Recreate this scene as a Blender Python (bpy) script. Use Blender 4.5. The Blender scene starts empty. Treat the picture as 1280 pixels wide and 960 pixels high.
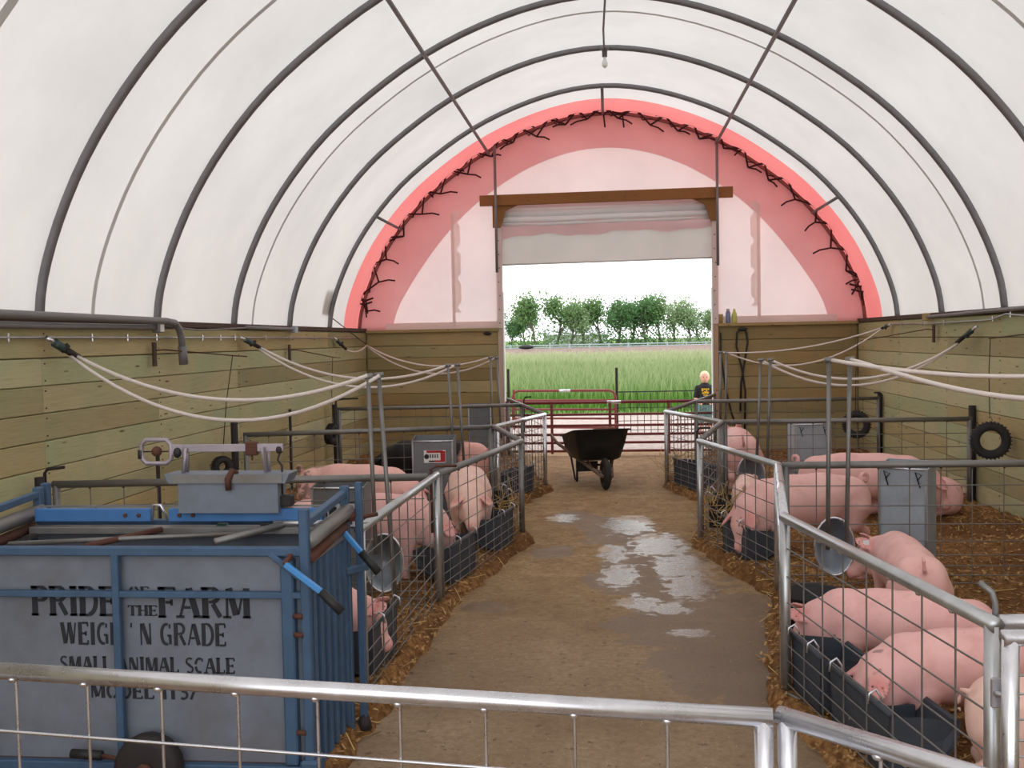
import bpy, math, random
import numpy as np
from mathutils import Vector, Matrix
from math import pi, sin, cos, radians as rad

random.seed(7)
rng = np.random.default_rng(11)
SC = bpy.context.scene
COL = SC.collection

# ------------------------------------------------------------------ camera
CAM_H = 1.70
def camera():
    yaw, pitch, roll = rad(5.7086), rad(2.5891), rad(1.1)
    f = Vector((-sin(yaw)*cos(pitch), cos(yaw)*cos(pitch), -sin(pitch)))
    r = Vector((cos(yaw), sin(yaw), 0)); u = r.cross(f)
    r2 = cos(roll)*r - sin(roll)*u; u2 = sin(roll)*r + cos(roll)*u
    cd = bpy.data.cameras.new('camera'); cam = bpy.data.objects.new('camera', cd); COL.objects.link(cam)
    cd.sensor_width = 36; cd.lens = 36*1220/1280; cd.clip_end = 2000; cd.clip_start = .05
    m = Matrix((r2, u2, -f)).transposed().to_4x4(); m.translation = Vector((0, 0, CAM_H))
    cam.matrix_world = m; SC.camera = cam
camera()

# ------------------------------------------------------------------ world, exposure
W = bpy.data.worlds.new('overcast_sky'); SC.world = W; W.use_nodes = True
wn = W.node_tree.nodes; wl = W.node_tree.links; wn.clear()
wo = wn.new('ShaderNodeOutputWorld'); wb = wn.new('ShaderNodeBackground')
tc = wn.new('ShaderNodeTexCoord'); sx = wn.new('ShaderNodeSeparateXYZ'); cr = wn.new('ShaderNodeValToRGB')
wl.new(tc.outputs['Generated'], sx.inputs[0]); wl.new(sx.outputs['Z'], cr.inputs[0])
cr.color_ramp.elements[0].position = 0.0; cr.color_ramp.elements[0].color = (.96, .98, 1, 1)
cr.color_ramp.elements[1].position = 1.0; cr.color_ramp.elements[1].color = (.93, .96, 1, 1)
wl.new(cr.outputs[0], wb.inputs[0]); wb.inputs[1].default_value = 2.48
wl.new(wb.outputs[0], wo.inputs[0])
SC.view_settings.view_transform = 'Standard'; SC.view_settings.look = 'None'
SC.view_settings.gamma = 1; SC.view_settings.use_curve_mapping = False
SC.view_settings.exposure = 0.0
SC.cycles.diffuse_bounces = 6; SC.cycles.max_bounces = 10; SC.cycles.use_denoising = True

# ------------------------------------------------------------------ materials
def s2l(c):
    return tuple(((v/255)/12.92 if v/255 <= .04045 else ((v/255+.055)/1.055)**2.4) for v in c) + (1,)
class NT:
    def __init__(s, name):
        s.m = bpy.data.materials.new(name); s.m.use_nodes = True
        s.n = s.m.node_tree.nodes; s.l = s.m.node_tree.links; s.n.clear()
        s.out = s.n.new('ShaderNodeOutputMaterial')
    def N(s, t, **kw):
        n = s.n.new(t)
        for k, v in kw.items(): setattr(n, k, v)
        return n
    def link(s, a, b): s.l.new(a, b)
    def bsdf(s, color=(.5,.5,.5,1), rough=.6, metal=0, spec=.5):
        b = s.N('ShaderNodeBsdfPrincipled'); b.inputs['Base Color'].default_value = color
        b.inputs['Roughness'].default_value = rough; b.inputs['Metallic'].default_value = metal
        b.inputs['Specular IOR Level'].default_value = spec
        s.link(b.outputs[0], s.out.inputs[0]); return b
    def coord(s, scale=(1,1,1), rand=False, kind='Object'):
        t = s.N('ShaderNodeTexCoord'); mp = s.N('ShaderNodeMapping'); mp.inputs['Scale'].default_value = scale
        s.link(t.outputs[kind], mp.inputs[0])
        if rand:
            oi = s.N('ShaderNodeObjectInfo'); mu = s.N('ShaderNodeMath', operation='MULTIPLY'); mu.inputs[1].default_value = 53.7
            s.link(oi.outputs['Random'], mu.inputs[0]); cx = s.N('ShaderNodeCombineXYZ')
            for i in range(3): s.link(mu.outputs[0], cx.inputs[i])
            s.link(cx.outputs[0], mp.inputs['Location'])
        return mp.outputs[0]
    def noise(s, vec, scale=5, detail=4, rough=.55, dist=0):
        n = s.N('ShaderNodeTexNoise'); n.inputs['Scale'].default_value = scale; n.inputs['Detail'].default_value = detail
        n.inputs['Roughness'].default_value = rough; n.inputs['Distortion'].default_value = dist
        s.link(vec, n.inputs['Vector']); return n.outputs[0]
    def ramp(s, fac, stops):
        r = s.N('ShaderNodeValToRGB'); el = r.color_ramp.elements
        while len(el) < len(stops): el.new(.5)
        for e, (p, c) in zip(el, stops): e.position = p; e.color = c if len(c) == 4 else s2l(c)
        s.link(fac, r.inputs[0]); return r.outputs[0]
    def mix(s, fac, a, b, mode='MIX'):
        m = s.N('ShaderNodeMix', data_type='RGBA', blend_type=mode)
        for sock, v in ((m.inputs[0], fac), (m.inputs[6], a), (m.inputs[7], b)):
            if hasattr(v, 'links') or hasattr(v, 'is_linked'): s.link(v, sock)
            elif isinstance(v, (int, float)): sock.default_value = v
            else: sock.default_value = v if len(v) == 4 else s2l(v)
        return m.outputs[2]
    def math(s, op, a, b=None, clamp=False):
        m = s.N('ShaderNodeMath', operation=op); m.use_clamp = clamp
        for i, v in enumerate((a, b)):
            if v is None: continue
            if isinstance(v, (int, float)): m.inputs[i].default_value = v
            else: s.link(v, m.inputs[i])
        return m.outputs[0]
    def bump(s, h, b, strength=.3, dist=.01):
        n = s.N('ShaderNodeBump'); n.inputs['Strength'].default_value = strength; n.inputs['Distance'].default_value = dist
        s.link(h, n.inputs['Height']); s.link(n.outputs[0], b.inputs['Normal'])

def G(v): return (v, v, v, 1)

def m_simple(name, c, rough=.6, metal=0, var=.12, scale=8, bump=0, spec=.5):
    t = NT(name); b = t.bsdf(s2l(c), rough, metal, spec)
    v = t.coord(rand=True); n = t.noise(v, scale, 4)
    t.link(t.mix(t.math('MULTIPLY', t.math('SUBTRACT', n, .3, True), var*4), s2l(c), tuple(x*(1-.45) for x in s2l(c)[:3])+(1,)), b.inputs['Base Color'])
    if bump: t.bump(n, b, bump, .01)
    return t.m

def m_wood_treated(name, a=(208,200,168), b2=(180,173,138), green=(178,184,152)):
    t = NT(name); b = t.bsdf(rough=.75, spec=.25)
    v = t.coord(rand=True)
    oi = t.N('ShaderNodeObjectInfo')
    g = t.coord((14, 1.1, 26), rand=True)      # long grain along local Y
    n1 = t.noise(g, 2.2, 6, .6, 1.2)
    n2 = t.noise(v, 1.1, 3)
    base = t.mix(t.math('MULTIPLY', n1, 1.0), a, b2)
    base = t.mix(t.ramp(n2, [(.42, G(0)), (.62, G(.8))]), base, green)
    tint = t.ramp(oi.outputs['Random'], [(0, (200,186,158)), (.35, (255,252,240)), (.6, (230,234,215)), (.8, (232,208,172)), (1, (250,246,232))])
    base = t.mix(.85, base, tint, 'MULTIPLY')
    kv = t.coord((2.2, 1.0, 5.5), rand=True)
    vo = t.N('ShaderNodeTexVoronoi'); vo.inputs['Scale'].default_value = 2.1; vo.inputs['Randomness'].default_value = 1
    t.link(kv, vo.inputs['Vector'])
    k = t.ramp(vo.outputs['Distance'], [(0, G(1)), (.05, G(.9)), (.105, G(0))])
    base = t.mix(k, base, (92, 66, 42))
    gr = t.noise(t.coord((60, 2.5, 90), rand=True), 2, 3)
    base = t.mix(t.ramp(gr, [(.5, G(0)), (.75, G(.35))]), base, (104, 92, 60))
    t.link(base, b.inputs['Base Color']); t.bump(n1, b, .25, .004)
    return t.m

def m_fabric(name, c, trans=.5, c2=None, scale=.7):
    t = NT(name); d = t.N('ShaderNodeBsdfDiffuse'); tr = t.N('ShaderNodeBsdfTranslucent'); mx = t.N('ShaderNodeMixShader')
    v = t.coord(); n = t.noise(v, scale, 5, .6)
    c2 = c2 or tuple(x*.94 for x in c)
    col = t.mix(t.ramp(n, [(.35, G(0)), (.7, G(1))]), c, c2)
    n3 = t.noise(t.coord((1,1,1)), 3.1, 2)
    col = t.mix(t.ramp(n3, [(.79, G(0)), (.83, G(.5))]), col, tuple(x*.75 for x in c))
    t.link(col, d.inputs[0]); t.link(col, tr.inputs[0]); mx.inputs[0].default_value = trans
    t.link(d.outputs[0], mx.inputs[1]); t.link(tr.outputs[0], mx.inputs[2]); t.link(mx.outputs[0], t.out.inputs[0])
    return t.m

def m_galv(name, c=(150,152,156), rough=.42, metal=.75, rust=.25):
    t = NT(name); b = t.bsdf(s2l(c), rough, metal)
    v = t.coord(rand=True); n = t.noise(v, 9, 6, .65); n2 = t.noise(v, 2.6, 3)
    col = t.mix(n, tuple(x*.8 for x in c), tuple(min(255, x*1.12) for x in c))
    col = t.mix(t.ramp(n2, [(.55, G(0)), (.72, G(rust))]), col, (96, 78, 62))
    t.link(col, b.inputs['Base Color'])
    r = t.math('ADD', t.math('MULTIPLY', n, .3), rough-.12); t.link(r, b.inputs['Roughness'])
    t.bump(n, b, .12, .003); return t.m

def m_pig(name, base=(226,166,162), pale=(238,196,188), spots=0.0, black=False, hip=False):
    t = NT(name); b = t.bsdf(rough=.62, spec=.3)
    v = t.coord(rand=True); n = t.noise(v, 3.2, 5, .6); n2 = t.noise(v, 11, 4)
    co = t.coord(); sp = t.N('ShaderNodeSeparateXYZ'); t.link(co, sp.inputs[0])
    col = t.mix(n, base, pale)
    att = t.N('ShaderNodeAttribute', attribute_name='zone'); zs = t.N('ShaderNodeSeparateColor'); t.link(att.outputs['Color'], zs.inputs[0])
    col = t.mix(t.math('MULTIPLY', zs.outputs[0], .65), col, (210, 118, 114))       # ears, snout
    col = t.mix(t.math('MULTIPLY', zs.outputs[1], .8), col, (120, 82, 66))          # feet, soiled underside
    if spots:
        sn = t.noise(t.coord((1,1,1), rand=True), 7.5, 2, .5)
        col = t.mix(t.ramp(sn, [(.72-spots*.10, G(0)), (.77-spots*.10, G(.7))]), col, (132, 104, 102))
    dn = t.math('MULTIPLY', t.ramp(n2, [(.5, G(0)), (.8, G(1))]), .35)
    col = t.mix(dn, col, (190, 132, 118))
    if hip:
        hm = t.math('MULTIPLY', t.ramp(t.noise(co, 9, 4, .7), [(.46, G(0)), (.54, G(.85))]), t.ramp(t.math('MULTIPLY', sp.outputs[0], -1), [(.26, G(0)), (.42, G(1))]))
        col = t.mix(hm, col, (112, 92, 84))
    if black:
        g = t.ramp(t.math('ADD', t.math('ADD', sp.outputs[0], .20), t.math('MULTIPLY', n, .25)), [(0.0, G(0)), (.04, G(1))])
        col = t.mix(g, col, (26, 24, 25))
    t.link(col, b.inputs['Base Color']); t.bump(n2, b, .18, .006); return t.m

def m_bedding(name='wood_shavings'):
    t = NT(name); b = t.bsdf(rough=.9, spec=.15); v = t.coord(kind='Object')
    n = t.noise(v, 26, 6, .7); n2 = t.noise(v, .9, 4, .6)
    col = t.ramp(n, [(.3, (74,50,30)), (.48, (128,90,54)), (.62, (166,124,78)), (.78, (206,168,118))])
    col = t.mix(t.ramp(n2, [(.44, G(0)), (.6, G(.75))]), col, (98, 66, 40))
    t.link(col, b.inputs['Base Color']); t.bump(n, b, .8, .02); return t.m

def m_floor():
    t = NT('worn_wet_concrete'); b = t.bsdf(rough=.75, spec=.5); v = t.coord()
    n = t.noise(v, 1.1, 6, .62); nf = t.noise(v, 40, 5, .7); nm = t.noise(v, 5.5, 5, .65)
    col = t.mix(t.ramp(n, [(.3, G(0)), (.7, G(1))]), (166,144,120), (126,104,82))
    sep = t.N('ShaderNodeSeparateXYZ'); t.link(v, sep.inputs[0])
    far = t.math('MULTIPLY', t.math('SUBTRACT', sep.outputs[1], 4.9), .45, True)
    tan = t.mix(t.ramp(nm, [(.35, G(0)), (.65, G(1))]), (190,160,118), (146,112,76))
    col = t.mix(t.math('MULTIPLY', far, t.ramp(n, [(.2, G(.9)), (.75, G(.55))])), col, tan)
    # wet region: union of soft discs, broken by noise
    def disc(cx, cy, r, sy=1.0):
        dx = t.math('SUBTRACT', sep.outputs[0], cx); dy = t.math('MULTIPLY', t.math('SUBTRACT', sep.outputs[1], cy), sy)
        d = t.math('SQRT', t.math('ADD', t.math('MULTIPLY', dx, dx), t.math('MULTIPLY', dy, dy)))
        return t.math('SUBTRACT', 1, t.math('DIVIDE', d, r))
    wet = None
    for a in ((.62,5.3,.50,.5), (.50,6.3,.50,.5), (.35,7.6,.42,.45), (.0,8.6,.4,.6), (-.35,9.2,.25,.6), (.70,4.75,.30,.6), (.15,5.75,.25,1.2), (.35,5.5,.3,1.0), (-.82,6.1,.16,.9), (-.45,7.7,.22,.9), (.05,6.9,.25,.4)):
        d = disc(*a); wet = d if wet is None else t.math('MAXIMUM', wet, d)
    nw = t.noise(v, 2.3, 6, .7, .6)
    wn_ = t.math('ADD', wet, t.math('MULTIPLY', t.math('SUBTRACT', nw, .5), 2.2))
    wm = t.ramp(wn_, [(.10, G(0)), (.17, G(1))])
    col = t.mix(t.math('MULTIPLY', wm, .55), col, (78, 62, 48))
    pud = None
    for a in ((.16,8.9,.30,.5), (.38,8.0,.30,.45), (.52,7.2,.30,.5), (.52,6.6,.22,.6), (.0,7.7,.16,.4), (.04,6.95,.16,.35), (.16,6.25,.20,.9), (.34,6.1,.2,1.2), (-.45,9.2,.2,.8), (.45,5.6,.16,1.5)):
        d = disc(*a); pud = d if pud is None else t.math('MAXIMUM', pud, d)
    n6 = t.noise(v, 9, 5, .7)
    pn = t.math('ADD', pud, t.math('MULTIPLY', t.math('SUBTRACT', n6, .5), 2.6))
    pm = t.ramp(pn, [(.16, G(0)), (.36, G(1))])
    rgh = t.math('SUBTRACT', t.math('SUBTRACT', .95, t.math('MULTIPLY', wm, .3)), t.math('MULTIPLY', pm, .50))
    t.link(t.math('ADD', .18, t.math('ADD', t.math('MULTIPLY', wm, .3), t.math('MULTIPLY', pm, .5))), b.inputs['Specular IOR Level'])
    t.link(rgh, b.inputs['Roughness'])
    col = t.mix(t.ramp(t.noise(v, 24, 5, .8), [(.35, G(0)), (.65, G(.6))]), col, (112, 88, 64))
    st = t.ramp(t.noise(v, 13, 5, .75), [(.60, G(0)), (.66, G(.8))])
    col = t.mix(st, col, (92, 72, 52))
    li = t.ramp(t.noise(v, 55, 2, .5), [(.70, G(0)), (.74, G(.8))]); col = t.mix(li, col, (190, 170, 135))
    t.link(col, b.inputs['Base Color'])
    t.bump(t.math('ADD', t.math('MULTIPLY', nf, .6), nm), b, .5, .016)
    return t.m

def m_noise2(name, stops, scale, rough=.9, bump=.5, detail=6, spec=.2):
    t = NT(name); b = t.bsdf(rough=rough, spec=spec); v = t.coord(); n = t.noise(v, scale, detail, .65)
    t.link(t.ramp(n, stops), b.inputs['Base Color'])
    if bump: t.bump(n, b, bump, .03)
    return t.m

def m_leaf(name, a, b_, tr=.35):
    t = NT(name); d = t.N('ShaderNodeBsdfDiffuse'); r = t.N('ShaderNodeBsdfTranslucent'); mx = t.N('ShaderNodeMixShader')
    v = t.coord(rand=True); n = t.noise(v, 1.6, 4); col = t.mix(n, a, b_)
    t.link(col, d.inputs[0]); t.link(col, r.inputs[0]); mx.inputs[0].default_value = tr
    t.link(d.outputs[0], mx.inputs[1]); t.link(r.outputs[0], mx.inputs[2]); t.link(mx.outputs[0], t.out.inputs[0]); return t.m

def m_grass():
    t = NT('tall_grass_blades'); d = t.N('ShaderNodeBsdfDiffuse'); r = t.N('ShaderNodeBsdfTranslucent'); mx = t.N('ShaderNodeMixShader')
    v = t.coord(); n = t.noise(v, .35, 4); sep = t.N('ShaderNodeSeparateXYZ'); t.link(v, sep.inputs[0])
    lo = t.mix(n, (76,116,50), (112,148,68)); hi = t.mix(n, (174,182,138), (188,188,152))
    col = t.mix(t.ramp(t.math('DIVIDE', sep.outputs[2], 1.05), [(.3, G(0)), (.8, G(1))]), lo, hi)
    t.link(col, d.inputs[0]); t.link(col, r.inputs[0]); mx.inputs[0].default_value = .4
    t.link(d.outputs[0], mx.inputs[1]); t.link(r.outputs[0], mx.inputs[2]); t.link(mx.outputs[0], t.out.inputs[0]); return t.m

M = dict(
    plank=m_wood_treated('treated_pine'), plank_end=m_wood_treated('treated_pine_brown', (190,170,134), (162,144,108), (158,154,122)),
    beam=m_wood_treated('brown_lumber', (170,122,78), (140,96,58), (146,104,66)), post=m_wood_treated('grey_pink_lumber', (206,188,182), (190,170,162), (196,180,172)),
    cover=m_fabric('white_translucent_cover', (240,237,233), .335), seam=m_fabric('doubled_cover_fabric', (205,203,200), .28),
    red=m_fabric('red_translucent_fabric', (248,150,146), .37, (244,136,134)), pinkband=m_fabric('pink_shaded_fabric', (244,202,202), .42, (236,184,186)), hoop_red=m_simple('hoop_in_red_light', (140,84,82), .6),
    endwhite=m_fabric('end_wall_fabric', (250,232,232), .40), pinkstrip=m_fabric('pink_tan_strip', (250,234,230), .37),
    curtain=m_fabric('grey_curtain_fabric', (214,208,203), .26), curtainw=m_fabric('white_curtain_roll', (246,244,244), .26), curtpink=m_fabric('pink_curtain_flap', (240,206,208), .31),
    hoop=m_galv('hoop_steel', (126,124,126), .5, .35, .2), lace=m_simple('black_webbing', (58,22,24), .8),
    galv=m_galv('galvanised_pipe', (186,188,190), .32, .85, .18), galvdull=m_galv('dull_galvanised_pipe', (134,132,130), .48, .6, .5),
    wire=m_galv('fence_wire', (132,128,126), .5, .6, .35), galvbright=m_galv('bright_galvanised_pipe', (218,218,224), .26, .9, .12),
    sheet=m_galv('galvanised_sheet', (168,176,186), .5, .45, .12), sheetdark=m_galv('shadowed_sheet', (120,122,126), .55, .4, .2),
    bluesheet=m_galv('scale_sheet_steel', (122,128,140), .6, .35, .25), blue=m_simple('blue_paint', (62,112,168), .5, 0, .25, 10), bluedull=m_simple('worn_blue_paint', (66,92,122), .6, .1, .3, 12),
    bluebright=m_simple('bright_blue_paint', (70,140,205), .45), black=m_simple('black_rubber', (30,30,32), .6), rubber=m_simple('dark_grey_rubber', (62,68,78), .62, 0, .2, 14, .2),
    tire=m_simple('tire_rubber', (36,34,35), .75, 0, .15, 20, .2), rust=m_simple('rusty_iron', (92,56,44), .8, .2, .3, 20), darkiron=m_simple('dark_iron', (50,44,44), .7, .3),
    pinkgrey=m_galv('scale_beam_metal', (168,158,166), .5, .5, .3), hose=m_simple('milky_hose', (226,214,208), .35, 0, .05), pvc=m_simple('grey_conduit', (118,116,116), .5),
    red_gate=m_simple('red_brown_gate_paint', (128,52,50), .55, 0, .2), label_white=m_simple('white_sticker', (225,225,222), .6, 0, .02), label_red=m_simple('red_sticker', (170,28,36), .6, 0, .02),
    ink=m_simple('black_ink', (36,36,44), .8, 0, .05), barrow=m_simple('black_barrow_tray', (26,26,26), .55, 0, .1), barrow_wood=m_simple('weathered_handle_wood', (120,98,82), .8, 0, .3, 18),
    manure=m_noise2('barrow_load', [(.3,(60,34,22)), (.7,(138,88,64))], 20), white=m_simple('white_paint', (228,230,230), .6, 0, .03),
    pig=m_pig('pink_pig_skin'), pigpale=m_pig('pale_pig_skin', (232,186,174), (240,206,192)), pigspot=m_pig('hip_spotted_pig_skin', (226,164,158), (236,192,182), 0, False, True), pigspot2=m_pig('lightly_spotted_pig_skin', (226,164,162), (238,194,188), .45),
    pigblack=m_pig('black_and_pink_pig_skin', (214,150,140), (226,176,164), 0, True), eye=m_simple('dark_eye', (22,14,12), .15, 0, 0), tag=m_simple('ear_tag', (225,225,230), .5, 0, 0),
    bedding=m_bedding(), floor=m_floor(),
    gravel=m_noise2('dusty_gravel', [(.3,(150,134,126)), (.7,(190,176,168))], 9), grassground=m_noise2('grass_soil', [(.3,(82,110,50)), (.7,(126,156,80))], 3),
    brownfield=m_noise2('brown_field', [(.35,(104,84,76)), (.65,(150,130,118))], 2.2), shortgrass=m_noise2('short_grass', [(.3,(92,126,62)), (.7,(140,164,100))], 4),
    grass=m_grass(), leaf_a=m_leaf('tree_leaves_green', (98,132,80), (136,162,112)), leaf_b=m_leaf('tree_leaves_dark', (78,114,74), (112,144,98)), leaf_c=m_leaf('tree_leaves_light', (126,152,108), (162,178,140)),
    bark=m_simple('tree_bark', (104,94,84), .9, 0, .2), rail=m_simple('guardrail_steel', (160,172,174), .5, .2, .05), farwhite=m_simple('far_white_siding', (186,186,192), .8, 0, .03),
    skin=m_simple('child_skin', (224,172,148), .6, 0, .05), hair=m_simple('pale_blond_hair', (226,208,176), .8, 0, .1), shirt=m_simple('black_shirt', (30,32,34), .85, 0, .05),
    shorts=m_simple('teal_shorts', (110,150,148), .85, 0, .1), print_=m_simple('yellow_shirt_print', (214,176,60), .8, 0, .05), shoe=m_simple('dark_shoe', (50,46,46), .8, 0, .05),
    mustard=m_simple('mustard_cup', (178,150,84), .5, 0, .05), bluebot=m_simple('blue_grey_can', (120,128,160), .4, .2, .05), greenbot=m_simple('yellow_green_bottle', (188,192,96), .4, 0, .05),
    bulb=m_simple('glass_bulb', (232,236,232), .15, 0, 0), straw=m_simple('straw', (196,164,102), .85, 0, .3), shaving=m_simple('shaving_flakes', (190,146,92), .9, 0, .5, .8),
    wirepl=m_simple('rusty_plate', (86,66,58), .8, .2, .2), teal=m_simple('green_coupler', (48,70,66), .4),
)

# ------------------------------------------------------------------ mesh builder
class MB:
    def __init__(s): s.v = []; s.f = []
    def add(s, vs, fs):
        o = len(s.v); s.v += [tuple(v) for v in vs]; s.f += [tuple(i+o for i in f) for f in fs]; return s
    def box(s, c, size, rz=0, m=None, ch=0.0):
        x, y, z = [d/2 for d in size]
        if ch <= 0:
            vs = [Vector((a*x, b*y, d*z)) for a in (-1,1) for b in (-1,1) for d in (-1,1)]
            fs = [(0,1,3,2),(4,6,7,5),(0,4,5,1),(2,3,7,6),(0,2,6,4),(1,5,7,3)]
        else:   # chamfered box: 24 vertices
            vs = []; idx = {}
            for a in (-1,1):
                for b in (-1,1):
                    for d in (-1,1):
                        for k in range(3):
                            p = [a*(x-ch), b*(y-ch), d*(z-ch)]; p[k] = (a*x, b*y, d*z)[k]
                            idx[(a,b,d,k)] = len(vs); vs.append(Vector(p))
            fs = []
            for k in range(3):
                o = [q for q in range(3) if q != k]
                for sgn in (-1,1):
                    q = []
                    for (u, w) in ((-1,-1),(1,-1),(1,1),(-1,1)):
                        t = [0,0,0]; t[k] = sgn; t[o[0]] = u; t[o[1]] = w; q.append(idx[(*t, k)])
                    fs.append(tuple(q))
            for k in range(3):          # edges along axis k
                o = [q for q in range(3) if q != k]
                for u in (-1,1):
                    for w in (-1,1):
                        t1 = [0,0,0]; t2 = [0,0,0]
                        t1[k] = -1; t2[k] = 1; t1[o[0]] = t2[o[0]] = u; t1[o[1]] = t2[o[1]] = w
                        fs.append((idx[(*t1,o[0])], idx[(*t1,o[1])], idx[(*t2,o[1])], idx[(*t2,o[0])]))
            for a in (-1,1):
                for b in (-1,1):
                    for d in (-1,1): fs.append((idx[(a,b,d,0)], idx[(a,b,d,1)], idx[(a,b,d,2)]))
        R = Matrix.Rotation(rz, 4, 'Z') if m is None else m
        c = Vector(c); return s.add([R @ v + c for v in vs], fs)
    def tube(s, pts, r, n=8, caps=True, closed=False):
        pts = [Vector(p) for p in pts]; N = len(pts)
        rs = r if isinstance(r, (list, tuple)) else [r]*N
        T = []
        for i in range(N):
            if closed: d = pts[(i+1) % N] - pts[i-1]
            else: d = pts[min(i+1, N-1)] - pts[max(i-1, 0)]
            T.append(d.normalized() if d.length > 1e-9 else Vector((0,0,1)))
        ref = Vector((0,0,1)) if abs(T[0].z) < .9 else Vector((1,0,0))
        u = T[0].cross(ref).normalized(); vs = []
        for i in range(N):
            u = (u - T[i]*u.dot(T[i])); u = u.normalized() if u.length > 1e-6 else T[i].orthogonal().normalized()
            w = T[i].cross(u)
            k = 1.0
            if 0 < i < N-1 and not closed:
                a = (pts[i]-pts[i-1]).normalized(); b = (pts[i+1]-pts[i]).normalized()
                c_ = max(.5, math.sqrt(max(.0, (1+a.dot(b))/2))); k = 1/c_ if c_ > .9 else 1.05
            for j in range(n):
                an = 2*pi*j/n; vs.append(pts[i] + (u*cos(an) + w*sin(an))*rs[i]*k)
        fs = []
        for i in range(N if closed else N-1):
            for j in range(n):
                a = i*n+j; b = i*n+(j+1) % n; c2 = ((i+1) % N)*n+(j+1) % n; d = ((i+1) % N)*n+j
                fs.append((a, b, c2, d))
        if caps and not closed: fs += [tuple(range(n-1, -1, -1)), tuple((N-1)*n+j for j in range(n))]
        return s.add(vs, fs)
    def lathe(s, prof, c=(0,0,0), n=16, m=None):
        vs = []; fs = []; P = len(prof)
        for (r, z) in prof:
            for j in range(n): an = 2*pi*j/n; vs.append(Vector((r*cos(an), r*sin(an), z)))
        for i in range(P-1):
            for j in range(n): fs.append((i*n+j, i*n+(j+1) % n, (i+1)*n+(j+1) % n, (i+1)*n+j))
        if prof[0][0] > 0: fs.append(tuple(range(n-1, -1, -1)))
        if prof[-1][0] > 0: fs.append(tuple((P-1)*n+j for j in range(n)))
        m = m or Matrix.Identity(4); c = Vector(c)
        return s.add([m @ v + c for v in vs], fs)
    def ball(s, c, r, n=10, sc=(1,1,1)):
        k = n//2; prof = [(max(1e-4, sin(pi*i/k)), -cos(pi*i/k)) for i in range(k+1)]
        vs = []; fs = []
        for (a, z) in prof:
            for j in range(n): an = 2*pi*j/n; vs.append(Vector((c[0]+a*cos(an)*r*sc[0], c[1]+a*sin(an)*r*sc[1], c[2]+z*r*sc[2])))
        for i in range(k):
            for j in range(n): fs.append((i*n+j, i*n+(j+1) % n, (i+1)*n+(j+1) % n, (i+1)*n+j))
        return s.add(vs, fs)
    def build(s, name, mat, parent=None, smooth=False, **props):
        me = bpy.data.meshes.new(name); me.from_pydata(s.v, [], s.f); me.update()
        return mkobj(name, me, mat, parent, smooth, **props)

def mkobj(name, me, mat, parent=None, smooth=False, **props):
    if mat is not None: me.materials.append(M[mat] if isinstance(mat, str) else mat)
    if smooth:
        me.shade_smooth() if smooth is True else None
        if smooth == 'angle':
            try: me.set_sharp_from_angle(angle=rad(40))
            except Exception: pass
    o = bpy.data.objects.new(name, me); COL.objects.link(o)
    if parent is not None: o.parent = parent
    for k, v in props.items(): o[k] = v
    return o

def thing(name, label, cat, loc=(0,0,0), rz=0, group=None):
    o = bpy.data.objects.new(name, None); COL.objects.link(o); o.location = loc; o.rotation_euler = (0,0,rz)
    o.empty_display_size = .1; o['label'] = label; o['category'] = cat
    if group: o['group'] = group
    return o
def tag(o, label, cat, group=None):
    o['label'] = label; o['category'] = cat
    if group: o['group'] = group
    return o
def struct(o): o['kind'] = 'structure'; return o

def catenary(a, b, sag, n=16, side=(0,0,0)):
    a = Vector(a); b = Vector(b); sd = Vector(side)
    return [a.lerp(b, i/n) - Vector((0,0,1))*sag*4*(i/n)*(1-i/n) + sd*sin(pi*i/n) for i in range(n+1)]
def bezier(p0, p1, p2, p3, n=14):
    p0, p1, p2, p3 = map(Vector, (p0, p1, p2, p3)); out = []
    for i in range(n+1):
        t = i/n; out.append(p0*(1-t)**3 + p1*3*t*(1-t)**2 + p2*3*t*t*(1-t) + p3*t**3)
    return out

# ------------------------------------------------------------------ shell dimensions
XL, XR, YE, YB, ZW = -3.60, 3.52, 14.30, -1.2, 1.87
XC = (XL+XR)/2
# hoop centreline profile (x from centre, z)
HP = [(-3.66,1.88),(-3.62,2.16),(-3.50,2.52),(-3.30,2.93),(-3.02,3.34),(-2.66,3.74),(-2.22,4.10),(-1.70,4.44),(-1.13,4.70),(-.55,4.87),(0,4.93)]
HP = HP + [(-x, z) for x, z in HP[-2::-1]]
def spline(pts, k=4):
    P = [Vector((*p, 0)) if len(p) == 2 else Vector(p) for p in pts]; out = []
    for i in range(len(P)-1):
        p0 = P[max(i-1, 0)]; p1 = P[i]; p2 = P[i+1]; p3 = P[min(i+2, len(P)-1)]
        for j in range(k):
            t = j/k; out.append(.5*((2*p1)+(p2-p0)*t+(2*p0-5*p1+4*p2-p3)*t*t+(3*p1-p0-3*p2+p3)*t**3))
    out.append(P[-1]); return out
PROF = [(p.x, p.y) for p in spline(HP, 3)]
def scaled_profile(d, shift=0):     # offset outward by d
    out = []
    for i, (x, z) in enumerate(PROF):
        a = Vector(PROF[max(i-1, 0)]); b = Vector(PROF[min(i+1, len(PROF)-1)]); t = (b-a).normalized(); nrm = Vector((-t.y, t.x))
        out.append((x + nrm.x*d, z + nrm.y*d))
    return out
def px_of(x): return XC + x
def prof_z(x):
    for (a, za), (b, zb) in zip(PROF, PROF[1:]):
        if a <= x <= b and b > a: return za + (zb-za)*(x-a)/(b-a)
    return 1.88
PURLIN = [(-1.66, prof_z(-1.66)-.05), (1.60, prof_z(1.60)-.05)]

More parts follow.
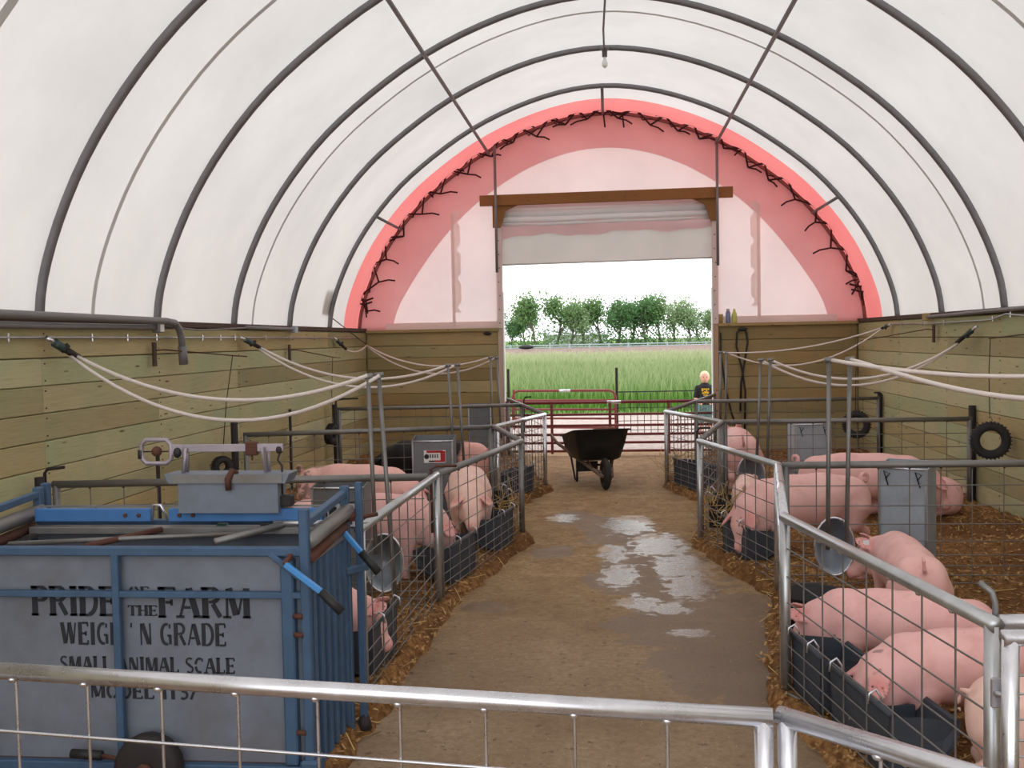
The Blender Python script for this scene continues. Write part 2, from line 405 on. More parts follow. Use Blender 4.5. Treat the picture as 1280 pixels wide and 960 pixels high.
# ------------------------------------------------------------------ floor and ground
def grid_mesh(x0, x1, y0, y1, nx, ny, fz):
    xs = np.linspace(x0, x1, nx); ys = np.linspace(y0, y1, ny); X, Y = np.meshgrid(xs, ys); Z = fz(X, Y)
    v = np.stack([X, Y, Z], -1).reshape(-1, 3)
    i = np.arange(ny-1)[:, None]*nx + np.arange(nx-1)[None]; f = np.stack([i, i+1, i+nx+1, i+nx], -1).reshape(-1, 4)
    me = bpy.data.meshes.new('grid'); me.from_pydata(v.tolist(), [], f.tolist()); me.update(); return me
fl = MB().box((XC, (YB-2+14.6)/2, -.06), (7.6, 14.6-YB+2, .12)).build('floor', 'floor'); struct(fl)
g = MB().box((0, -12, -.085), (80, 54, .01)); g.box((0, 18.2, -.055), (80, 7.2, .09))
struct(g.build('ground', 'gravel'))
def vn(X, Y, s, seed):      # cheap value noise
    r = np.random.default_rng(seed); T = r.random((64, 64)); x = X*s; y = Y*s
    xi = np.floor(x).astype(int); yi = np.floor(y).astype(int); fx = x-xi; fy = y-yi; fx = fx*fx*(3-2*fx); fy = fy*fy*(3-2*fy)
    a = T[yi % 64, xi % 64]; b = T[yi % 64, (xi+1) % 64]; c = T[(yi+1) % 64, xi % 64]; d = T[(yi+1) % 64, (xi+1) % 64]
    return (a*(1-fx)+b*fx)*(1-fy) + (c*(1-fx)+d*fx)*fy
def field_z(X, Y):
    t = np.clip((Y-21)/35, 0, 1); h = -.03 + .02*t
    return h + np.clip((Y-56)/50, 0, 1)*.75
struct(mkobj('terrain', grid_mesh(-120, 120, 21.5, 60, 60, 20, field_z), 'grassground'))
struct(mkobj('field', grid_mesh(-220, 220, 60, 112, 60, 16, lambda X, Y: field_z(X, Y) + .12*vn(X+400, Y, .4, 3)), 'brownfield'))
struct(mkobj('landscape', grid_mesh(-500, 500, 112, 700, 20, 20, lambda X, Y: field_z(X, Y)), 'shortgrass'))

# fence line X as function of Y on the alley side
ZL = [(-1.13,3.6),(-1.13,4.30),(-1.10,6.06),(-.74,8.06),(-1.12,9.42),(-.73,10.85),(-1.09,12.53),(-1.46,13.95)]
ZR = [(1.09,2.9),(.80,4.55),(1.07,6.40),(.72,7.95),(1.08,9.68),(.63,11.11),(1.08,12.74),(1.47,13.95)]
def linex(Z, Y): return np.interp(Y, [p[1] for p in Z], [p[0] for p in Z])
def bed_mesh(side):
    n = 420; ys = np.linspace(1.0, 14.2, n)
    cols = 110; V = []; xw = XL+.02 if side < 0 else XR-.02
    for y in ys:
        xf = float(linex(ZL if side < 0 else ZR, y)) - side*.11
        if side < 0 and y < 3.6: xf = -1.16 + .06*(3.6-y)
        if side > 0 and y < 2.9: xf = .95
        for k in range(cols):
            t = k/(cols-1); V.append((xf + (xw-xf)*t**1.25, y, t*abs(xw-xf)))
    V = np.array(V); X, Y, T = V[:,0], V[:,1], V[:,2]
    edge = vn(X, Y, 9, 5)*.10 + vn(X, Y, 3, 8)*.10
    d = np.clip((T-edge+.06)/.12, 0, 1)
    h = .012 + .035*vn(X, Y, 8, 1) + .022*vn(X, Y, 21, 2) + .04*vn(X, Y, 2, 3) + .012*vn(X, Y, 47, 4)
    h = h*d - .02*(1-d)
    if side > 0: h += .16*np.exp(-((X-3.3)**2/.16 + (Y-7.3)**2/1.5))
    V[:,2] = h
    i = np.arange(n-1)[:, None]*cols + np.arange(cols-1)[None]; f = np.stack([i, i+1, i+cols+1, i+cols], -1).reshape(-1, 4)
    if side < 0: f = f[:, ::-1]
    me = bpy.data.meshes.new('bedding'); me.from_pydata(V.tolist(), [], f.tolist()); me.update()
    o = mkobj('bedding_shavings', me, 'bedding', None, True); o['kind'] = 'stuff'
    tag(o, 'brown wood shavings bedding covering the pens on the %s side of the alley' % ('scale' if side < 0 else 'hanging large tire'), 'bedding')
    return V
BL = bed_mesh(-1); BR = bed_mesh(1)
def flakes(name, V, n, mat, size, label, long=1.0, maxd=1.2):
    ok = V[(V[:,2] > -.004)]; w = ok[rng.integers(0, len(ok), n)]
    P = w + np.c_[rng.normal(0, .02, n), rng.normal(0, .03, n), np.full(n, .006)]; P[:, 0] = np.clip(P[:, 0], XL+.12, XR-.12)
    a = rng.random(n)*pi; t = rng.normal(0, .35, n); L = size*(.5+rng.random(n)); Wd = L*(.45 if long == 1 else .07)
    L = L*long
    dx = np.c_[cos_(a)*np.cos(t), sin_(a)*np.cos(t), np.sin(t)]*L[:, None]/2; dy = np.c_[-sin_(a), cos_(a), rng.normal(0, .3, n)]*Wd[:, None]/2
    Q = np.stack([P-dx-dy, P+dx-dy, P+dx+dy, P-dx+dy], 1).reshape(-1, 3); F = np.arange(4*n).reshape(-1, 4)
    me = bpy.data.meshes.new(name); me.from_pydata(Q.tolist(), [], F.tolist()); me.update()
    o = mkobj(name, me, mat); o['kind'] = 'stuff'; tag(o, label, 'shavings' if long == 1 else 'straw'); return o
cos_, sin_ = np.cos, np.sin
flakes('shaving_flakes', BL, 14000, 'shaving', .022, 'loose pale shaving flakes scattered over the bedding behind the blue scale')
flakes('shaving_flakes', BR, 16000, 'shaving', .022, 'loose pale shaving flakes scattered over the bedding under the hanging large tire')
flakes('loose_straw', BL, 1500, 'straw', .07, 'thin straw stalks lying in the pens on the scale side', 1.6)
flakes('loose_straw', BR, 1500, 'straw', .07, 'thin straw stalks lying in the pens beside the big tire', 1.6)

# ------------------------------------------------------------------ plank walls
def plank_mesh(L, h, th=.036):
    me = bpy.data.meshes.new('plank'); b = MB().box((0,0,0), (th, L, h), ch=.0045); me.from_pydata(b.v, [], b.f); me.update(); me.materials.append(M['plank']); return me
ROWS = [(1.638+i*-.1765, .1765) for i in range(0, 9)]     # (top z, pitch) below the top board
def rows():
    yield (1.638+ .105, .205)           # top board centre, height
    z = 1.638
    while z > .02:
        h = min(.1765, z+.02); yield (z-h/2, h); z -= h
STUDS = [-1.2, 1.0, 2.6, 4.2, 5.9, 7.5, 9.2, 10.6, 12.3, 14.28]
def long_wall(name, x, seed):
    r = random.Random(seed); root = struct(MB().box((x + (-.055 if x < 0 else .055), (YB+YE)/2, ZW/2-.02), (.03, YE-YB+.2, ZW+.02)).build(name, 'plank'))
    nails = MB()
    for ri, (zc, h) in enumerate(rows()):
        y = STUDS[0]; i = 0
        while i < len(STUDS)-1:
            j = min(len(STUDS)-1, i + (r.choice((1,2,3)) if i == 0 else r.choice((2,3))))
            if len(STUDS)-1-j == 1 and r.random() < .5: j = len(STUDS)-1
            L = STUDS[j]-STUDS[i]-.004
            me = plank_mesh(L, h-.005); o = bpy.data.objects.new('plank', me); COL.objects.link(o); o.parent = root
            o.location = (x + r.uniform(-.0025, .0025) + (-.02 if x < 0 else .02), (STUDS[i]+STUDS[j])/2, zc)
            i = j
        for sy in STUDS[3:-1]:
            for dz in (-.055, .055):
                nails.box((x, sy+.03, zc+dz), (.006, .009, .009))
    nails.build('nail_heads', 'wirepl', root, kind='stuff')
    return root
WL = long_wall('wall_left', XL, 3); WR = long_wall('wall_right', XR, 5)
# sill boards under the cover
for nm, x in (('trim_1', XL-.06), ('trim_2', XR+.06)):
    struct(MB().box((x, (YB+YE)/2, ZW+.012), (.14, YE-YB, .05), ch=.004).build(nm, 'rust' if 0 else 'wirepl'))
def end_wall(name, x0, x1, seed):
    r = random.Random(seed); root = struct(MB().box(((x0+x1)/2 + (-.12 if x0 < 0 and x1 < 0 else .12), YE+.07, ZW/2+.02), (x1-x0+.22, .03, ZW+.08)).build(name, 'plank_end'))
    for ri, (zc, h) in enumerate(rows()):
        me = plank_mesh(x1-x0-.004, h-.005); me.materials.clear(); me.materials.append(M['plank_end'])
        o = bpy.data.objects.new('plank', me); COL.objects.link(o); o.parent = root
        o.rotation_euler = (0,0,pi/2); o.location = ((x0+x1)/2, YE+.02+r.uniform(-.002,.002), zc)
    MB().box(((x0+x1)/2, YE+.02, ZW-.012), (x1-x0, .14, .045), ch=.003).build('ledge_board', 'plank_end', root)
DX0, DX1 = -1.56, 1.50      # doorway
end_wall('wall_end_left', XL, DX0-.04, 1); end_wall('wall_end_right', DX1+.06, XR, 2)
# door posts
for i, (x, nm) in enumerate(((DX0-.02, 'trim_3'), (DX1+.03, 'trim_4'))):
    p = struct(MB().box((x, YE+.02, 1.72), (.075, .11, 3.70), ch=.004).build(nm, 'post'))
    MB().box((x + (.045 if i == 0 else -.045), YE-.0, 1.2), (.018, .12, 2.4), ch=.002).build('edge_strip', 'white', p)
    st = MB(); st.box((x, YE-.042, 2.75), (.085, .008, 1.75)); st.build('fabric_strip', 'pinkstrip', p)
    nb = MB()
    for k in range(9): nb.box((x+random.uniform(-.012,.012), YE-.049, 1.95+k*.2), (.014, .008, .014))
    nb.build('screw_heads', 'darkiron', p, kind='stuff')
hb = struct(MB().box((-.02, YE-.11, 3.73), (3.62, .045, .155), ch=.005).build('trim_5', 'beam'))
hb.rotation_euler = (0, rad(-.15), 0)
gus = MB()
for s_, x in ((1, DX0), (-1, DX1)):
    vs = []
    for yy in (YE-.085, YE-.045):
        vs += [(x-s_*.09, yy, 3.66), (x+s_*.28, yy, 3.66), (x+s_*.10, yy, 3.58), (x+s_*.02, yy, 3.34), (x-s_*.09, yy, 3.34)]
    gus.add(vs, [(0,1,2,3,4), (9,8,7,6,5)] + [(i, (i+1) % 5, 5+(i+1) % 5, 5+i) for i in range(5)])
gus.build('gusset_board', 'beam', hb).matrix_parent_inverse = Matrix.Identity(4)

# ------------------------------------------------------------------ cover, seams, hoops
def arch_strip(profile, y0, y1, ny=1):
    vs = []; fs = []; n = len(profile)
    for k in range(ny+1):
        y = y0+(y1-y0)*k/ny; vs += [(px_of(x), y, z) for x, z in profile]
    for k in range(ny):
        for i in range(n-1): fs.append((k*n+i, k*n+i+1, (k+1)*n+i+1, (k+1)*n+i))
    b = MB(); b.add(vs, fs); return b
PO = scaled_profile(.04); PO = [(PO[0][0]-.02, 1.80)] + PO + [(PO[-1][0]+.02, 1.80)]
ceil = struct(arch_strip(PO, YB, 13.55, 24).build('ceiling', 'cover', None, True))
def po_scaled(d):
    p = scaled_profile(d); return [(p[0][0]-.01, 1.86)] + p + [(p[-1][0]+.01, 1.86)]
for i, y in enumerate((3.1, 6.75, 9.95, 5.0)):
    if i == 3: continue
    arch_strip(po_scaled(.036), y, y+.05).build('seam_strip', 'seam', ceil, True)
arch_strip(po_scaled(.036), 4.75, 4.82).build('seam_strip', 'seam', ceil, True)
MB().box((px_of(-3.70)+.03, 12.62, 2.25), (.004, .36, .34), m=Matrix.Rotation(rad(9), 4, 'Y')).build('repair_patch', 'seam', ceil)
red = struct(arch_strip(PO, 13.55, 14.75, 3).build('ceiling_red_band', 'red', None, True)); red.name = 'ceiling.001'
ORD = ['steel roof hoop closest to the red end band', 'steel roof hoop, second out from the red end band', 'steel roof hoop, third out from the red end band',
       'steel roof hoop, fourth out from the red end band', 'thick looking steel roof hoop passing overhead, fifth out from the red band', 'steel roof hoop high overhead just inside the open near end', 'steel roof hoop above the near gate']
for i, y in enumerate((12.72, 11.08, 9.38, 7.72, 6.05, 4.4, 2.75)):
    o = MB().tube([(px_of(x), y, z) for x, z in PROF], .031, 10).build('roof_hoop', 'hoop', None, True)
    tag(o, ORD[i], 'hoop', 'curved roof hoops')
endhoop = thing('end_hoop', 'last roof hoop in front of the white end fabric, laced with dark webbing', 'hoop', (0, YE-.02, 0), 0, 'curved roof hoops')
o = MB().tube([(px_of(x), 0, z) for x, z in PROF], .026, 10).build('hoop_tube', 'hoop_red', endhoop, True)
lc = MB(); rr = random.Random(4); pts = []
A = [Vector((px_of(x), 0, z)) for x, z in PROF]
cum = [0]
for a, b in zip(A, A[1:]): cum.append(cum[-1]+(b-a).length)
def at(s):
    s = max(0, min(cum[-1], s))
    for i in range(len(A)-1):
        if cum[i+1] >= s: t = (s-cum[i])/(cum[i+1]-cum[i]); return A[i].lerp(A[i+1], t), (A[i+1]-A[i]).normalized()
s_ = .35; k = 0
while s_ < cum[-1]-.35:
    p, t = at(s_); nrm = Vector((-t.z, 0, t.x))
    off = rr.uniform(.06, .12)*(1 if k % 2 else -1.0)
    pts.append(p + nrm*off + Vector((0, -.02, 0)) + t*rr.uniform(-.05, .05)); s_ += rr.uniform(.17, .26); k += 1
for a, b in zip(pts, pts[1:]): lc.tube([a, b], .0135, 5)
for k in range(0, len(pts)-1, 1):
    p = pts[k]; d = Vector((rr.uniform(.12,.26)*(1 if p.x > 0 else -1)*rr.choice((1,1,-1)), -.01, rr.uniform(-.12,.03))); lc.tube([p, p+d*.6+Vector((0,0,.02)), p+d], .012, 5)
for k in range(1, len(pts)-2, 2): lc.tube([pts[k]+Vector((0,.01,0)), pts[k+1]*.5+pts[k]*.5+Vector((0,0,-.05)), pts[k+2]+Vector((0,.01,-.02))], .010, 5)
for s__ in (.4, .46, cum[-1]-.42, cum[-1]-.5, cum[-1]*.5+.25, cum[-1]*.5-.02):
    p, t = at(s__); lc.tube([p+Vector((-.12,-.02,.03)), p+Vector((.02,-.03,-.01)), p+Vector((.14,-.02,.03))], .014, 5); lc.tube([p+Vector((.03,-.02,0)), p+Vector((.05,-.02,-.2))], .012, 5)
lc.build('webbing_lacing', 'lace', endhoop, True)
# short struts hoop to hoop
for x, lab in ((-3.0, 'short steel strut low on the side of the red band above the blue scale'), (0, 'short steel strut at the peak of the red band'), (2.95, 'short steel strut low on the side of the red band above the hanging tires')):
    z = prof_z(x); o = MB().tube([(px_of(x), 12.72, z), (px_of(x*.995), YE-.02, z-.01)], .02, 8).build('hoop_strut', 'hoop', None, True); tag(o, lab, 'strut')
for (x, z), lab in zip(PURLIN, ('long steel purlin running under the hoops above the scale side', 'long steel purlin running under the hoops above the hanging tire side')):
    o = MB().tube([(px_of(x), YB, z), (px_of(x), YE-.02, z)], .021, 8).build('roof_purlin', 'hoop', None, True); tag(o, lab, 'purlin')
for (x, zb), lab in zip(((-1.60, 2.68), (1.555, 2.70)), ('vertical steel tube dropping in front of the doorway header, scale side', 'vertical steel tube dropping in front of the doorway header, bottle ledge side')):
    o = MB().tube([(x, YE-.18, 4.50), (x, YE-.17, zb)], .020, 8).build('drop_tube', 'hoop', None, True); tag(o, lab, 'tube')

# end wall fabric with doorway, pink shading band, hems and strips
def endz(x):
    return prof_z(max(-3.655, min(3.655, x-XC)))
ef = MB()
def colstrip(x0, x1, zlo, n):
    xs = [x0+(x1-x0)*i/n for i in range(n+1)]; vs = []
    for x in xs: vs += [(x, YE+.03, zlo), (x, YE+.03, max(zlo+.01, endz(x)+.02))]
    ef.add(vs, [(2*i, 2*i+2, 2*i+3, 2*i+1) for i in range(n)])
colstrip(XC-3.65, DX0-.05, 1.86, 16); colstrip(DX0-.05, DX1+.06, 3.62, 16); colstrip(DX1+.06, XC+3.65, 1.86, 16)
ew = struct(ef.build('wall_end_fabric', 'endwhite')); ew.name = 'wall_back'
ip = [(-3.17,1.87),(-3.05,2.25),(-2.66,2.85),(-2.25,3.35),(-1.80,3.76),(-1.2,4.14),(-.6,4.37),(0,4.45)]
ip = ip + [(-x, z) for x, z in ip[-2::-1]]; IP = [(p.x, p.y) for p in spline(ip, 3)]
op = spline(HP, 3); vs = []; nI = len(IP)
import bisect
def resample(P, n):
    P = [Vector(p) for p in P]; c = [0]
    for a, b in zip(P, P[1:]): c.append(c[-1]+(b-a).length)
    out = []
    for k in range(n):
        s = c[-1]*k/(n-1); i = min(len(P)-2, max(0, bisect.bisect_right(c, s)-1)); t = (s-c[i])/(c[i+1]-c[i]); out.append(P[i].lerp(P[i+1], t))
    return out
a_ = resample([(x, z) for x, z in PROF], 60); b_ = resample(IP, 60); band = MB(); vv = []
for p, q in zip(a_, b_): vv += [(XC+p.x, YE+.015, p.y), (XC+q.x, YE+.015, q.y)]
band.add(vv, [(2*i, 2*i+2, 2*i+3, 2*i+1) for i in range(59)]).build('overhang_tint_band', 'pinkband', ew)  # added ring; red overhang's tint through the end fabric put into its colour
st = MB(); st.box(((DX0+XL)/2+.15, YE+.005, 1.925), (1.75, .006, .11)); st.build('bottom_hem', 'pinkstrip', ew)
st = MB(); st.box(((DX1+XR)/2-.15, YE+.005, 1.925), (1.75, .006, .11)); st.build('bottom_hem', 'pinkstrip', ew)
for sx, x in ((1, -2.24), (-1, 2.12)):
    st = MB(); st.box((x-sx*.03, YE+.0, 2.75), (.045, .006, 1.65)); st.build('pole_pocket', 'pinkstrip', ew)
    n = 40; vs = []
    for k in range(n+1):
        z = 2.12+1.5*k/n; notch = min(abs(z-c) for c in (2.2, 2.62, 3.05, 3.47)); w = .105 if notch > .055 else .105-.05*math.sqrt(max(0, 1-(notch/.055)**2))
        vs += [(x-sx*.02, YE-.002, z), (x-sx*.02+sx*w, YE-.002, z)]
    MB().add(vs, [(2*i, 2*i+1, 2*i+3, 2*i+2) for i in range(n)]).build('notched_flap', 'pinkstrip', ew)
# rolled door curtain
cu = thing('door_curtain', 'rolled up fabric door curtain hanging below the wooden header', 'curtain', (0, YE-.02, 0))
cw = DX1-DX0-.01; cx = (DX0+DX1)/2
def sheet(z0f, z1f, y, n=24, amp=.012, thick=None):
    vs = []
    for i in range(n+1):
        x = cx-cw/2+cw*i/n; vs += [(x, y+amp*sin(i*1.1), z0f(x)), (x, y+amp*.5*sin(i*.7), z1f(x))]
    return MB().add(vs, [(2*i, 2*i+2, 2*i+3, 2*i+1) for i in range(n)])
rl = MB()
for i, (z, r, y) in enumerate(((3.545, .055, .05), (3.45, .05, .03), (3.385, .03, .02))):
    rl.tube([(cx-cw/2, y, z+.00), (cx-cw/4, y, z-.01), (cx, y, z+.004), (cx+cw/4, y, z+.006), (cx+cw/2, y, z+.015)], r, 12)
rl.box((cx, .06, 3.60), (cw, .01, .16)); rl.build('fabric_roll', 'curtainw', cu, True)
sheet(lambda x: 3.20+.05*(x-DX0)/3+.02*sin(x*5)+.015*sin(x*13), lambda x: 3.42+.01*(x-DX0), 0, 36).build('pink_flap', 'curtpink', cu, True)
sheet(lambda x: 2.80+.008*(x-DX0)+.008*sin(x*4), lambda x: 3.36, .035).build('curtain_sheet', 'curtain', cu, True)
MB().tube([(cx-cw/2, .035, 2.80), (cx+cw/2, .035, 2.825)], .012, 8).build('bottom_batten', 'curtain', cu, True)

# conduit and bulb at the peak
o = thing('light_bulb', 'bare bulb hanging in a socket at the roof peak', 'bulb', (0, 11.05, 4.80))
MB().lathe([(.0,.14),(.05,.13),(.055,.10),(.03,.09),(.028,.02),(.0,.02)], n=14).build('socket', 'hoop', o, True)
MB().lathe([(.012,.03),(.016,.0),(.033,-.045),(.030,-.08),(.012,-.10),(.001,-.105)], n=14).build('glass_globe', 'bulb', o, True)
tag(MB().tube([(0.012, YB, 4.86), (0.012, 8, 4.86), (.01, 9.4, 4.875), (-.01, 10.2, 4.86), (-.005, 11.05, 4.90)], .011, 6).build('electrical_conduit', 'hoop', None, True), 'thin electrical conduit running along the roof peak to the bulb', 'conduit')
# guy rods
tag(MB().tube([(-3.66, 12.75, 2.03), (-3.50, 13.95, 1.66)], .007, 5).build('guy_wire', 'darkiron'), 'dark thin wire slanting from hoop foot to the end wall corner', 'wire')

#@@PART2@@
# ------------------------------------------------------------------ pen fence panels
PH = .88
HW = (.05, .09, .14, .20, .27, .36, .47, .59, .72)
def panel(label, p0, p1, mat='galvdull', wire='wire', singles=False, posts=(1,1), z=0.0, r=.0235, group='hog panel fences of the pens', rodend=None, name='hog_fence', wr=.0034, sp=.203, hw=HW, weld=False):
    x0, y0 = p0; x1, y1 = p1; L = math.hypot(x1-x0, y1-y0); a = math.atan2(y1-y0, x1-x0)
    t = thing(name, label, 'fence panel', (x0, y0, z), a, group)
    MB().tube([(-r*.9, 0, PH-r), (L+r*.9, 0, PH-r)], r, 12).build('top_rail', mat, t, True)
    for i, xx in enumerate((0, L)):
        if posts[i]: MB().tube([(xx, 0, .0), (xx, 0, PH-r*1.2)], r*.98, 12).build('post', mat, t, True)
    n = max(1, int(round(L/sp))); hs = hw
    if singles:
        for h in hs: MB().tube([(0,0,h), (L,0,h)], wr, 5, False).build('wire', wire, t, True)
        for k in range(1, n): MB().tube([(L*k/n, wr*1.6, .05), (L*k/n, wr*1.6, PH-r)], wr, 5, False).build('wire', wire, t, True)
    else:
        b = MB()
        for h in hs: b.tube([(0,0,h), (L,0,h)], wr, 4, False)
        for k in range(1, n): b.tube([(L*k/n, wr*1.6, .05), (L*k/n, wr*1.6, PH-r)], wr, 4, False)
        b.build('wire_mesh', wire, t, True, kind='stuff')
    if weld:
        for k in range(1, n): MB().ball((L*k/n, -.006, PH-2*r+.004), .0125, 8, (1, 1, .8)).build('weld_bead', 'galvbright', t, True)
    else:
        b = MB()
        for k in range(1, n): b.ball((L*k/n, 0, PH-2*r), .009, 6)
        b.build('weld_beads', 'rust' if mat == 'galvdull' else 'galvdull', t, kind='stuff')
    return t
def rod(parent_label, pts, r=.009, mat='rust'):
    o = MB().tube(pts, r, 7).build('latch_rod', mat, None, True); return tag(o, parent_label, 'rod')

panel('near pen front panel beside the blue scale, bright rail sloping up to the first corner', (-1.134,4.30), (-1.095,6.03), 'galv', posts=(1,1))
panel('second scale-side pen front panel, angled into the alley with dull rail', (-1.09,6.10), (-.74,8.04))
panel('scale-side pen front panel angling back from the alley to the second divider', (-.745,8.08), (-1.135,9.44))
panel('scale-side pen front panel with bright rail, angled into the alley before the wheelbarrow', (-1.105,9.48), (-.73,10.86), 'galvbright')
panel('farthest scale-side pen front panel leading back toward the doorway', (-.735,10.95), (-1.44,13.80))
panel('divider panel just behind the blue scale, running to the wall', (-3.43,5.72), (-1.16,5.97), posts=(1,0))
panel('second divider panel on the scale side, in front of the red sticker feeder', (-3.41,8.85), (-1.16,9.41), posts=(1,1))
panel('farthest divider panel on the scale side, nearest the end wall', (-3.45,12.2), (-1.13,12.53), posts=(1,1))
panel('near right pen front panel sloping down toward the corner gate, three pigs behind it', (.795,4.56), (1.088,2.90), 'galv', 'wire', True, weld=True)
panel('short gate panel seen nearly end on, bright rail above the upright oval pan', (1.075,6.40), (.80,4.62), 'galvbright')
panel('pen front panel across the puddle, pig feeding behind it', (.712,7.92), (1.075,6.44), 'galv')
panel('pen front panel behind the puddle angling back to the second divider', (.725,8.00), (1.085,9.66))
panel('pen front panel angled into the alley, black trough behind it near the wheelbarrow', (.63,11.10), (1.075,9.74), 'galv')
panel('farthest pen front panel leading back toward the child in the doorway', (.635,11.16), (1.49,14.15))
panel('first divider panel on the hanging tire side, in front of the large grey feeder', (1.125,6.42), (3.46,6.46), posts=(1,1))
panel('second divider panel on the hanging tire side, ending beside the large tire', (1.12,9.68), (3.44,9.75), posts=(1,1))
panel('third divider panel on the bottle ledge side, nearest the end wall', (1.11,12.76), (3.46,13.02), posts=(1,1))
# near alley gate and neighbours
FH = (.06, .12, .19, .27, .36, .46, .57, .70)
panel('near alley gate across the bottom of the view, shiny galvanised rail', (-1.95,2.385), (.322,2.124), 'galvbright', 'galvbright', True, group='near gates', name='alley_gate', wr=.0042, hw=FH, weld=True, z=.013, r=.0215)
panel('near corner panel beside the shiny alley gate, running toward the viewer', (.372,2.125), (1.15,1.42), 'galvbright', 'galvbright', True, group='near gates', name='alley_gate', wr=.0042, hw=FH, weld=True, z=.013, r=.0215)
panel('bright corner gate panel at the lower corner, beyond the three pink pigs', (1.085,2.765), (2.70,2.90), 'galvbright', 'galv', True, group='near gates', name='corner_gate', hw=FH)
panel('second bright rail right behind the corner gate panel', (1.135,2.915), (2.8,3.06), 'galvbright', 'galv', False, posts=(0,1), group='near gates', name='corner_gate', hw=FH)
lp = thing('gate_latch', 'galvanised latch plate on the corner gate post', 'latch', (1.085, 2.83, .68))
MB().box((0,0,0), (.055,.012,.085), ch=.003).build('plate', 'galvbright', lp); MB().tube([(-.02,-.012,0), (.03,-.02,0)], .009, 8).build('bolt', 'galv', lp, True)
lp = thing('gate_latch', 'second latch plate on the bright rail, further into the corner', 'latch', (1.17, 2.74, .66))
MB().box((0,0,0), (.06,.012,.11), ch=.003).build('plate', 'galvbright', lp); MB().tube([(-.02,-.012,.03), (-.02,-.03,.03), (-.02,-.03,-.04)], .008, 8).build('bolt', 'rust', lp, True)

def hook(x, y, a, h=.05, l=.10):   # bent rod over a rail end
    return [(x, y, .30), (x, y, PH+h-.02), (x+.015*cos(a), y+.015*sin(a), PH+h-.004), (x+l*cos(a), y+l*sin(a), PH+h)]
rod('rust red bent pin rod at the near end of the scale-side front panel', [(-1.19,4.27,.05), (-1.19,4.27,.86), (-1.175,4.28,.90), (-1.15,4.31,.905), (-1.07,4.37,.912)], .010)
rod('dark bent pin rod at the bright rail corner beside the scale-side feeder', [(-1.12,6.0,.5), (-1.12,6.0,.90), (-1.09,6.03,.915), (-.98,6.13,.905)], .009)
rod('dark bent pin rod at the corner gate above the three pigs', [(1.115,2.95,.3), (1.115,2.95,.90), (1.105,2.95,.935), (1.075,2.97,.96)], .009, 'galvdull')
rod('grey pin rod sticking out at the foot of the sloping panel post', [(.77,4.53,.045), (.80,4.50,.05), (.895,4.37,.045)], .012, 'galvdull')
rod('bent pin rod at the wall end of the divider behind the blue scale', [(-3.49,5.70,.1), (-3.49,5.70,.93), (-3.47,5.70,.955), (-3.37,5.72,.965)], .010, 'darkiron')
rod('bent pin rod at the wall end of the farthest scale-side divider', [(-3.49,12.19,.1), (-3.49,12.19,.95), (-3.46,12.19,.985), (-3.2,12.2,.99)], .011, 'darkiron')
rod('bent pin rod at the wall end of the divider near the end wall, ledge side', [(3.50,13.0,.1), (3.50,13.0,.90), (3.47,13.0,.93), (3.40,12.99,.93)], .010, 'darkiron')
rod('bent pin rod on top of the panel corner beside the puddle panel', [(.70,7.98,.5), (.70,7.98,.93), (.72,7.97,.96), (.80,7.93,.965)], .009, 'darkiron')
rod('bent pin rod on the far corner of the panel before the wheelbarrow', [(-1.10,12.50,.5), (-1.10,12.50,.93), (-1.08,12.5,.96), (-1.0,12.48,.965)], .009, 'darkiron')

def wall_post(x, y, h, lab, r=.030):
    o = MB().tube([(x,y,0), (x,y,h)], r, 10).build('fence_post', 'darkiron', None, True); tag(o, lab, 'post', 'posts along the walls')
wall_post(-3.50, 5.66, .91, 'dark post against the plank wall at the divider behind the scale')
wall_post(-3.49, 8.78, .98, 'dark post against the plank wall at the second scale-side divider', .033)
wall_post(-3.49, 12.14, .92, 'dark post against the plank wall at the farthest scale-side divider')
wall_post(3.49, 9.82, .98, 'dark post against the plank wall beside the large hanging tire', .033)
wall_post(3.50, 13.1, .92, 'dark post against the plank wall near the end wall corner')
wall_post(-3.53, 7.30, .90, 'thin steel post on the plank wall behind the weighing beam', .016)
wall_post(-3.53, 10.5, .98, 'thin steel post on the plank wall behind the spotted pig', .016)

